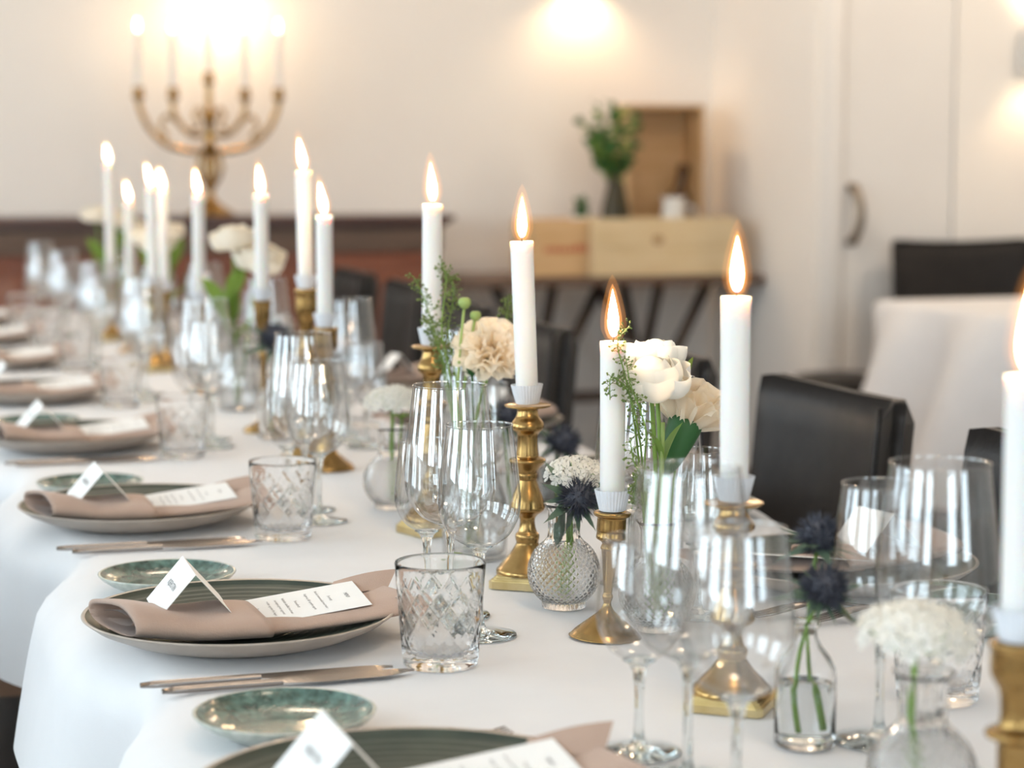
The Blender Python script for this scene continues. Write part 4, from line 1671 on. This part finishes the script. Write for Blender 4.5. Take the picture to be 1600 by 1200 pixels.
# ---- near globe vase with white flower at lower right
bx, by = .70, along(1440, .70, TABLE_Z + .03)
vase('globe', 'blurred round pressed glass vase at the lower right corner', bx, by, .7)
allium('blurred white allium cluster at the lower right', P3(1432, 995, bx, by), (bx, by, ZT + .01), (0, -.1, 1), 1.25, (-.004, 0, 0), 7)

# ---- dark thistle beside the slender candlestick
bx, by = .70, along(428, .70, TABLE_Z + .05)
vase('bottle', 'small clear bottle beside the slender brass candlestick', bx, by, 0, 1.1)
thistle('blurred dark thistle beside the slender brass candlestick', P3(431, 528, bx, by), (bx - .004, by, ZT + .012), (0, -.6, .7), 1.7, 81)
# ---- white roses half way down
bx, by = .72, along(372, .72, TABLE_Z + .08)
vase('carafe', 'clear glass vase with white flowers below the slender candlestick', bx, by)
ranunculus('blurred white flower behind the slender candlestick', P3(404, 402, bx, by), (bx, by, ZT + .012), (.1, -.4, .9), 1.6, 91, 'ran', group='white flowers farther down the table')
ranunculus('blurred white flower left of the slender candlestick', P3(362, 372, bx, by + .02), (bx - .005, by, ZT + .012), (-.2, -.2, 1), 1.35, 92, 'ran', group='white flowers farther down the table')
gv = thing('leaf_stem', 'large bright leaves under the white flowers of the middle table', 'foliage', (bx - .002, by - .004, ZT + .012))
tpv = P3(355, 470, bx, by) - Vector((bx - .002, by - .004, ZT + .012))
obj('stem', tube('stem', stem_path((0, 0, 0), tpv), .002, M_stem, 6), gv)
for k in range(8):
    add_leaf(gv, LEAF_BIG, tpv * (.55 + .06 * k), (cos(k * 1.9) * .5, .3 * sin(k * 1.9), 1), k, 1.9)
# ---- two far vases
for n, (px, heads, leafpx) in enumerate(((240, [(247, 382), (262, 362), (232, 372)], (262, 420)), (170, [(150, 335), (182, 342), (205, 352)], (172, 400)))):
    bx, by = .72, along(px, .72, TABLE_Z + .1)
    vase('carafe', ['clear glass vase with pale flowers near the far end of the table', 'farthest clear glass vase with white flowers'][n], bx, by, 0, 1.15)
    for k, (hx_, hy_) in enumerate(heads):
        ranunculus('%s white flower in the %s vase' % (['left', 'middle', 'right'][sorted(range(3), key=lambda q: heads[q][0]).index(k)], ['second farthest', 'farthest'][n]),
                   P3(hx_, hy_, bx, by + .02 * k), (bx + .004 * k, by, ZT + .012), (.1 * (k - 1), -.3, 1), 1.3, 100 + n * 10 + k, 'ran', group='white flowers farther down the table')
    gv = thing('leaf_stem', 'tall green leaves in the %s flower vase' % ['second farthest', 'farthest'][n], 'foliage', (bx - .002, by - .004, ZT + .012))
    tpv = P3(leafpx[0], leafpx[1], bx, by) - Vector((bx - .002, by - .004, ZT + .012))
    obj('stem', tube('stem', stem_path((0, 0, 0), tpv), .002, M_stem, 6), gv)
    for k in range(8):
        add_leaf(gv, LEAF_BIG, tpv * (.45 + .07 * k), (cos(k * 1.9) * .5, .3 * sin(k * 1.9), 1), k, 2.3)


# ================================================================== CHAIRS
def chair_parts():
    W, T, Z0, Z1 = .205, .055, .44, .90

    def backrest():
        nu, nv = 18, 14
        V, F = [], []

        def prof(y, z):
            u = y / W
            bend = -.030 * (1 - u * u) + .030          # wings come forward
            x0 = -bend * 0 + .045 * (1 - u * u) + .10 * max(0, (z - .5)) ** 1.3
            return x0
        for side in (0, 1):
            for i in range(nu + 1):
                u = -1 + 2 * i / nu
                for j in range(nv + 1):
                    w = j / nv
                    z = Z0 + (Z1 - Z0) * w
                    z -= .012 * (1 - u * u) * w ** 4
                    y = W * u
                    # rounded rim
                    e = min(1, (1 - abs(u)) / .07, (1 - w) / .05)
                    th = T * (.35 + .65 * sqrt(max(0, 1 - (1 - e) ** 2)))
                    if abs(u) > .93 and w > .93:
                        y *= .985
                        z -= .006
                    x = prof(y, z)
                    V.append((x + (th / 2 if side else -th / 2) + T / 2, y, z))
        n1 = (nu + 1) * (nv + 1)
        for side in (0, 1):
            o = side * n1
            for i in range(nu):
                for j in range(nv):
                    q = (o + i * (nv + 1) + j, o + (i + 1) * (nv + 1) + j, o + (i + 1) * (nv + 1) + j + 1, o + i * (nv + 1) + j + 1)
                    F.append(tuple(reversed(q)) if side == 0 else q)
        m = nv + 1
        for j in range(nv):
            F.append((j, j + 1, n1 + j + 1, n1 + j))
            a = nu * m
            F.append((a + j + 1, a + j, n1 + a + j, n1 + a + j + 1))
        for i in range(nu):
            F.append((i * m + nv, (i + 1) * m + nv, n1 + (i + 1) * m + nv, n1 + i * m + nv))
            F.append(((i + 1) * m, i * m, n1 + i * m, n1 + (i + 1) * m))
        # seam piping down the near edges
        seams = []
        for u in (-.935,):
            path = []
            for j in range(13):
                w = j / 12
                z = Z0 + (Z1 - .012 - Z0) * w
                path.append((prof(W * u, z) - T * .02, W * u * 1.005, z))
            seams.append(tube_data(path, .004, 6))
        return mesh('backrest', V, F, M_leather), [mesh('piping', *q, M_leather) for q in seams]
    back, seam = backrest()
    seat = box('seat', -.44, .05, -.22, .22, .395, .475, M_leather, .028, 4)
    legs = [box('leg', -.020, .020, -.020, .020, 0, .40, M_darkwood, .003, 1)]
    return back, seam, seat, legs[0]


CH = chair_parts()


def chair(label, X, Y, rz, group='black leather chairs'):
    t = thing('dining_chair', label, 'chair', (X, Y, 0), rz, group)
    b = obj('backrest', CH[0], t)
    obj('piping', CH[1][0], b)
    obj('seat', CH[2], t)
    for sx, sy in ((-.41, -.19), (-.41, .19), (.02, -.19), (.02, .19)):
        obj('leg', CH[3], t, (sx, sy, 0))
    return t


CHX = 1.262
for k, (x, y, lab) in enumerate(((1.222, 1.94, 'black leather chair at the right edge, mostly hidden by the nearest candle'),
                                 (CHX, 2.60, 'largest black leather chair showing its whole curved back'),
                                 (CHX, 3.24, 'black leather chair behind the tall candle and cream carnation'),
                                 (CHX, 3.89, 'black leather chair just right of the upright middle candle'),
                                 (CHX + .05, 4.55, 'black leather chair behind the large cream carnation'),
                                 (CHX + .14, 5.32, 'black leather chair left of the feathery sprigs'),
                                 (CHX + .16, 6.02, 'farthest black leather chair at the long table'))):
    chair(lab, x, y, 0.0)
chair('black leather chair tucked under the left side at the lower left corner', -.17, 2.69, pi)

# ================================================================== SECOND TABLE (right background)
ax0, ay1 = across(1384, 6.36, TABLE_Z), 6.36
T2X1, T2Y0 = ax0 + 1.25, ay1 - 1.5
t2 = thing('side_dining_table', 'square dining table under white cloth by the cupboard door', 'table', ((ax0 + T2X1) / 2, (ay1 + T2Y0) / 2, 0))
hx2, hy2 = (T2X1 - ax0) / 2 - .01, (ay1 - T2Y0) / 2 - .01
obj('tabletop', box('tabletop', -hx2, hx2, -hy2, hy2, .715, .744, M_darkwood, .004), t2)
for sx in (-1, 1):
    for sy in (-1, 1):
        obj('leg', leg_me, t2, (sx * (hx2 - .08), sy * (hy2 - .08), 0))


def cloth2():
    cx_, cy_ = (ax0 + T2X1) / 2, (ay1 + T2Y0) / 2
    rings = []
    V, F = [], []
    per = []
    n = 40
    for i in range(n):
        per.append((-1 + 2 * i / n, -1))
    for i in range(n):
        per.append((1, -1 + 2 * i / n))
    for i in range(n):
        per.append((1 - 2 * i / n, 1))
    for i in range(n):
        per.append((-1, 1 - 2 * i / n))
    N = len(per)
    V.append((0, 0, TABLE_Z + .001))
    for k, (s, z, fl) in enumerate(((.5, TABLE_Z + .001, 0), (.97, TABLE_Z + .001, 0), (1.0, TABLE_Z - .001, .008), (1.0, TABLE_Z - .02, .016), (1, .62, .028), (1, .48, .042), (1, .32, .058), (1, .16, .07))):
        for i, (px_, py_) in enumerate(per):
            f_ = fl * (1 + .55 * sin(i * 2 * pi * 13 / N)) if k > 3 else fl
            V.append((px_ * (hx2 + .012) * s + px_ * f_ * (2.8 if px_ < 0 else 1), py_ * (hy2 + .012) * s + py_ * f_ * (.15 if py_ > 0 else 1), z))
    for i in range(N):
        F.append((0, 1 + i, 1 + (i + 1) % N))
    for k in range(7):
        for i in range(N):
            a, b = 1 + k * N + i, 1 + k * N + (i + 1) % N
            F.append((a, a + N, b + N, b))
    o = obj('tablecloth', mesh('tablecloth', V, F, M_cloth), None, (cx_, cy_, 0))
    return tag(o, 'white cloth hanging long over the small table on the right', 'tablecloth')


cloth2()
cxs = (across(1385, 6.92, .9) + .235)
chair('black leather chair facing the camera behind the small white table', cxs + .085, 6.87, pi / 2, None)
chair_objs = [o for o in COL.objects if o.get('label', '').startswith('black leather chair facing')]
sc = chair_objs[0]
sc.scale = (1, 1.42, 1.04)
sx_, sy_ = across(1312, 6.62, .46), 6.62
st = thing('stool', 'low black leather stool left of the small white table', 'stool', (sx_, sy_, 0))
obj('seat', lathe_mesh('seat', [(0, .40), (.15, .40), (.165, .41), (.168, .44), (.155, .465), (.10, .475), (0, .477)], M_leather, 32), st)
for a in range(4):
    an = pi / 4 + a * pi / 2
    obj('leg', tube('leg', [(.12 * cos(an), .12 * sin(an), .40), (.14 * cos(an), .14 * sin(an), 0)], .014, M_darkwood, 8), st)

# ================================================================== SIDEBOARD with candelabra
SBY = 7.53
sb_x1 = across(690, SBY, .95)
SB_TOP = height(336, sb_x1, SBY)
sb_x0 = across(-60, SBY, 1.0) - .5
sb = thing('sideboard', 'long red mahogany sideboard under the brass candelabra', 'sideboard', (sb_x0, SBY, 0))
sw = sb_x1 - sb_x0
obj('body', box('body', 0, sw, .02, .44, .06, SB_TOP - .10, M_mahogany), sb)
obj('frieze', box('frieze', -.006, sw + .006, .010, .44, SB_TOP - .135, SB_TOP - .045, M_walnut, .004, 1), sb)
prof_c = [(0, -.045), (.012, -.040), (.018, -.028), (.030, -.020), (.042, -.012), (.044, 0)]
cor = []
for (d0, z0), (d1, z1) in zip(prof_c, prof_c[1:]):
    cor.append(box_data(-d1, sw + d1, .01 - d1, .44, SB_TOP + z0, SB_TOP + z1))
obj('cornice', mesh('cornice', *join(cor), M_mahogany_top, False), sb)
nd = 5
for k in range(nd):
    x0, x1 = sw * k / nd + .02, sw * (k + 1) / nd - .02
    d = obj('door', box('door', x0, x1, .004, .024, .10, SB_TOP - .15, M_mahogany, .004, 1), sb)
    obj('panel', box('panel', x0 + .06, x1 - .06, -.004, .006, .16, SB_TOP - .21, M_mahogany, .008, 2), d)
    obj('knob', lathe_mesh('knob', [(0, .028), (.011, .024), (.013, .015), (.006, .006), (.006, 0)], M_brass, 14), d, ((x1 - .03) if k % 2 == 0 else x0 + .03, .004, .55), (pi / 2, 0, 0))

CY = 7.74
ccx = across(329, CY, 1.1)
ca = thing('candelabra', 'five armed brass candelabra standing on the sideboard', 'candelabra', (ccx, CY, SB_TOP + .001), radians(-4), None)


def cz(py):
    return height(py, ccx, CY) - SB_TOP


def cxo(px):
    return (across(px, CY, 1.3) - across(329, CY, 1.3))


obj('base', lathe_mesh('base', [(0, 0), (.085, 0), (.088, .008), (.075, .018), (.055, .03), (.035, .045), (.020, .06), (.014, .075), (.012, .09)], M_brass, 40, 2), ca)
zb0, zb1, zm = .085, cz(232), cz(195)
obj('stem', lathe_mesh('stem', [(.012, zb0), (.022, zb0 + .02), (.014, zb0 + .035), (.013, zb1 - .01), (.030, zb1 + .005), (.016, zb1 + .02), (.018, zm), (.030, zm + .03), (.014, zm + .055), (.013, cz(125))], M_brass, 24, 2), ca)
cage = []
for k in range(10):
    a = 2 * pi * k / 10
    rr = .048
    cage.append(tube_data([(rr * q * cos(a), rr * q * sin(a), zb0 + .02 + (zb1 - zb0 - .02) * u) for u, q in ((0, .3), (.2, .75), (.5, 1), (.8, .8), (1, .45))], .004, 6))
obj('openwork_baluster', mesh('openwork_baluster', *join(cage), M_brass), ca)
cup_prof = [(.010, -.02), (.016, -.01), (.026, 0), (.027, .003), (.017, .006), (.019, .030), (.021, .034), (.015, .034), (.014, .015), (0, .014)]
CUP = lathe_mesh('cup', cup_prof, M_brass, 24)
for s in (-1, 1):
    xo, xi = abs(cxo(436)), abs(cxo(384))
    zt = cz(152)
    po = [(0, 0, cz(238)), (s * xo * .30, 0, cz(236)), (s * xo * .62, 0, cz(226)), (s * xo * .86, 0, cz(200)), (s * xo * .98, 0, cz(170)), (s * xo, 0, zt)]
    obj('arm', tube('arm', spline(po, 6), .0115, M_brass, 10), ca)
    pi_ = [(0, 0, cz(210)), (s * xi * .45, 0, cz(212)), (s * xi * .85, 0, cz(192)), (s * xi, 0, cz(172)), (s * xi, 0, zt)]
    obj('arm', tube('arm', spline(pi_, 6), .0105, M_brass, 10), ca)
    sc_ = [(s * xi * .9, 0, cz(190)), (s * xi * 1.2, 0, cz(182)), (s * xi * 1.35, 0, cz(200)), (s * xi * 1.2, 0, cz(212)), (s * xi * 1.32, 0, cz(222))]
    obj('scroll', tube('scroll', spline(sc_, 6), .007, M_brass, 8), ca)
    sc2 = [(s * xi * .15, 0, cz(180)), (s * xi * .30, 0, cz(170)), (s * xi * .42, 0, cz(182)), (s * xi * .3, 0, cz(196)), (s * xi * .5, 0, cz(205))]
    obj('scroll', tube('scroll', spline(sc2, 6), .007, M_brass, 8), ca)
    obj('cup', CUP, ca, (s * xo, 0, zt))
    obj('cup', CUP, ca, (s * xi, 0, zt))
obj('cup', CUP, ca, (0, 0, cz(128)))
names = ['outer left', 'inner left', 'central', 'inner right', 'outer right']
for k, (xo, zbase, ztop) in enumerate(((-abs(cxo(436)), cz(152), cz(52)), (-abs(cxo(384)), cz(152), cz(52)), (0, cz(128), cz(30)), (abs(cxo(384)), cz(152), cz(48)), (abs(cxo(436)), cz(152), cz(50)))):
    ang = radians(-4)
    bx, by = ccx + xo * cos(ang), CY + xo * sin(ang)
    candle('%s white candle of the brass candelabra' % names[k], (bx, by, SB_TOP + zbase + .016), ztop - zbase - .016, 0, 1.05, 0, False, .0135, CANDLE_W * .35, 'candelabra candles')

# ================================================================== CONSOLE TABLE with crates and plant
KY0, KY1 = 7.42, 7.93
kx0, kx1 = across(722, KY0, .76), X_RIGHT - .02
KZ = height(433, (kx0 + kx1) / 2, KY0)
kt = thing('console_table', 'dark wooden trestle table under the wooden crates', 'table', (kx0, KY0, 0))
kw, kd = kx1 - kx0, KY1 - KY0
for k in range(3):
    obj('top_plank', box('top_plank', 0, kw, kd * k / 3 + .001, kd * (k + 1) / 3 - .001, KZ - .035, KZ, M_walnut, .004, 1), kt)
for k, xx in enumerate((.38, kw - .42)):
    for s in (-1, 1):
        v, f = tube_data([(xx + s * .0, .06 if s < 0 else kd - .06, KZ - .036), (xx + s * .0, kd - .06 if s < 0 else .06, 0.0)], .022, 6)
        obj('leg', mesh('leg', v, f, M_darkwood, False), kt)
    obj('leg', tube('leg', [(xx - .22 if k == 0 else xx + .22, .10, KZ - .036), (xx + .16 if k == 0 else xx - .16, .10, .0)], .022, M_darkwood, 6), kt)
    obj('leg', tube('leg', [(xx + .22 if k == 0 else xx - .22, .14, KZ - .036), (xx - .16 if k == 0 else xx + .16, .14, .0)], .022, M_darkwood, 6), kt)
obj('stretcher', box('stretcher', .3, kw - .3, kd / 2 - .02, kd / 2 + .02, .28, .32, M_darkwood), kt)


def crate(name, label, x0, y0, w, d, h, front, stamp=True, open_front=False, knot=False):
    t = thing(name, label, 'crate', (x0, y0, KZ + .001), 0, 'wooden wine crates')
    th = .014
    m = front
    if not open_front:
        for k in range(2):
            obj('board', box('board', 0, w, 0, th, h * k / 2 + .0007, h * (k + 1) / 2 - .0007, m, .002, 1), t)
            obj('board', box('board', 0, w, d - th, d, h * k / 2 + .0007, h * (k + 1) / 2 - .0007, m, .002, 1), t)
        obj('end_panel', box('end_panel', 0, th, th + .0005, d - th - .0005, 0, h, m, .002, 1), t)
        obj('end_panel', box('end_panel', w - th, w, th + .0005, d - th - .0005, 0, h, m, .002, 1), t)
        obj('bottom_panel', box('bottom_panel', th, w - th, th, d - th, 0, th, m), t)
        if stamp:
            s = []
            r = random.Random(4)
            for k in range(9):
                xx = .05 + k * .021
                s.append(box_data(xx, xx + .014, -.0006, .0001, h * .42, h * .42 + r.uniform(.02, .034)))
            obj('stamp', mesh('stamp', *join(s), M_red_print, False), t)
        if knot:
            kn = lathe_mesh('knot', [(0, .0005), (.014, .0005), (.018, 0)], M_knot, 16)
            obj('knot', kn, t, (w * .45, -.0001, h * .62), (pi / 2, 0, 0), (1.3, 1, 1))
    else:
        obj('side_panel', box('side_panel', 0, th, 0, d, 0, h, m, .002, 1), t)
        obj('side_panel', box('side_panel', w - th, w, 0, d, 0, h, m, .002, 1), t)
        obj('top_panel', box('top_panel', th, w - th, 0, d, h - th, h, m, .002, 1), t)
        obj('bottom_panel', box('bottom_panel', th, w - th, 0, d, 0, th, m, .002, 1), t)
        nb = 3
        for k in range(nb):
            a, b = th + (w - 2 * th) * k / nb, th + (w - 2 * th) * (k + 1) / nb
            obj('back_board', box('back_board', a + .0006, b - .0006, d - .008, d, th, h - th, m), t)
    return t


c1x0, c1x1 = across(926, 7.45, .85), min(across(1150, 7.45, .85), X_RIGHT - .04)
CH_ = height(342, c1x0, 7.45) - KZ
crate('wine_crate', 'long pale pine crate below the green plant', c1x0, 7.45, c1x1 - c1x0, .20, CH_, M_pine, False, False, True)
c2x0 = across(832, 7.50, .85)
crate('wine_crate', 'warm toned crate with red stamp left of the long one', c2x0, 7.50, c1x0 - c2x0 - .004, .24, CH_ - .004, M_pine_warm, True)
ux0, ux1 = across(982, 7.70, 1.1), across(1100, 7.70, 1.1)
UH = height(163, ux0, 7.70) - KZ
crate('wine_crate', 'upright open crate standing behind the long pine crate', ux0, 7.70, ux1 - ux0, .19, UH, M_pine_warm, False, True)
# things in and on the crates
jy = 7.69
jx = across(962, jy, 1.05)
crate_floor = KZ + .016
jug = thing('vase', 'dark slender vase with leafy branches beside the upright crate', 'vase', (jx - .05, 7.56, crate_floor))
JH = height(262, jx, 7.56) - crate_floor
obj('body', lathe_mesh('body', [(0, 0), (.050, 0), (.058, .01), (.060, .10), (.055, JH * .6), (.032, JH * .85), (.030, JH), (.026, JH), (.028, JH * .85), (.050, JH * .6), (.054, .10), (.050, .02), (0, .02)], M_jug, 28), jug)
jx2, jy2 = jx - .05, 7.56
lr = random.Random(21)
LEAF_PLANT = leaf_mesh(.055, .034, M_leaf, .3, .2)
LEAF_PLANT2 = leaf_mesh(.050, .030, M_leaf_bright, .3, .2)
for k in range(9):
    tipp = P3((955, 912, 992, 940, 970, 925, 985, 950, 935)[k], (165, 190, 185, 205, 172, 225, 225, 235, 170)[k], jx2, jy2 + lr.uniform(-.05, .06))
    base_ = Vector((jx2 + lr.uniform(-.012, .012), jy2 + lr.uniform(-.012, .012), crate_floor + JH * .75))
    t = thing('leafy_branch', ('tallest', 'leftmost', 'rightmost', 'middle', 'tall right-leaning', 'low left', 'low right', 'lowest front', 'tall left-leaning')[k] + ' leafy branch in the dark vase beside the upright crate', 'foliage', base_, 0, 'leafy branches in the dark vase')
    rel = tipp - base_
    obj('stem', tube('stem', stem_path((0, 0, 0), rel, (lr.uniform(-.01, .01), 0, 0)), .003, M_stem, 6), t)
    for q in range(15):
        u = .30 + .70 * q / 14
        add_leaf(t, LEAF_PLANT if q % 3 else LEAF_PLANT2, rel * u, (lr.uniform(-1, 1), lr.uniform(-1, 1), lr.uniform(-.1, .9)), lr.uniform(0, 6), lr.uniform(.8, 1.2))
spx = across(914, 7.56, 1.0)
sp = thing('small_plant', 'small dark green plant in a pot left of the dark vase', 'plant', (spx, 7.60, crate_floor - .0))
obj('pot', lathe_mesh('pot', [(0, 0), (.030, 0), (.040, CH_ - .01), (.036, CH_ - .01), (.030, CH_ - .03), (0, CH_ - .03)], M_china, 20), sp)
for q in range(16):
    a = q * 2.4
    add_leaf(sp, LEAF_PLANT, (0, 0, CH_ - .03 + .004 * q), (cos(a) * .7, sin(a) * .7, 1.0), q, .9)
# amber bottle leaning in the upright crate and a white china jug
bxx = across(1082, 7.78, .95)
bt = thing('amber_bottle', 'amber brown bottle leaning inside the upright crate', 'bottle', (ux0 + (ux1 - ux0) * .66, 7.80, KZ + .022))
bt.rotation_euler = (0, radians(9), 0)
bt.scale = (1.5,) * 3
obj('body', lathe_mesh('body', [(0, 0), (.036, 0), (.038, .01), (.038, .16), (.030, .19), (.014, .215), (.013, .26), (.015, .262), (.015, .275), (0, .275)], M_amber, 24), bt)
wj = thing('china_jug', 'white china jug peeping over the long pine crate', 'jug', (across(1052, 7.57, 1.0), 7.57, crate_floor))
WH = height(308, across(1052, 7.57, 1.0), 7.57) - crate_floor
obj('body', lathe_mesh('body', [(0, 0), (.045, 0), (.062, .03), (.065, .09), (.045, WH * .8), (.040, WH * .9), (.048, WH), (.044, WH), (.036, WH * .9), (.040, WH * .8), (.058, .09), (.05, .03), (0, .02)], M_china, 28), wj)
obj('handle', tube('handle', spline([(.044, 0, WH * .88), (.085, 0, WH * .85), (.095, 0, WH * .6), (.064, 0, .09)], 6), .007, M_china, 8), wj)
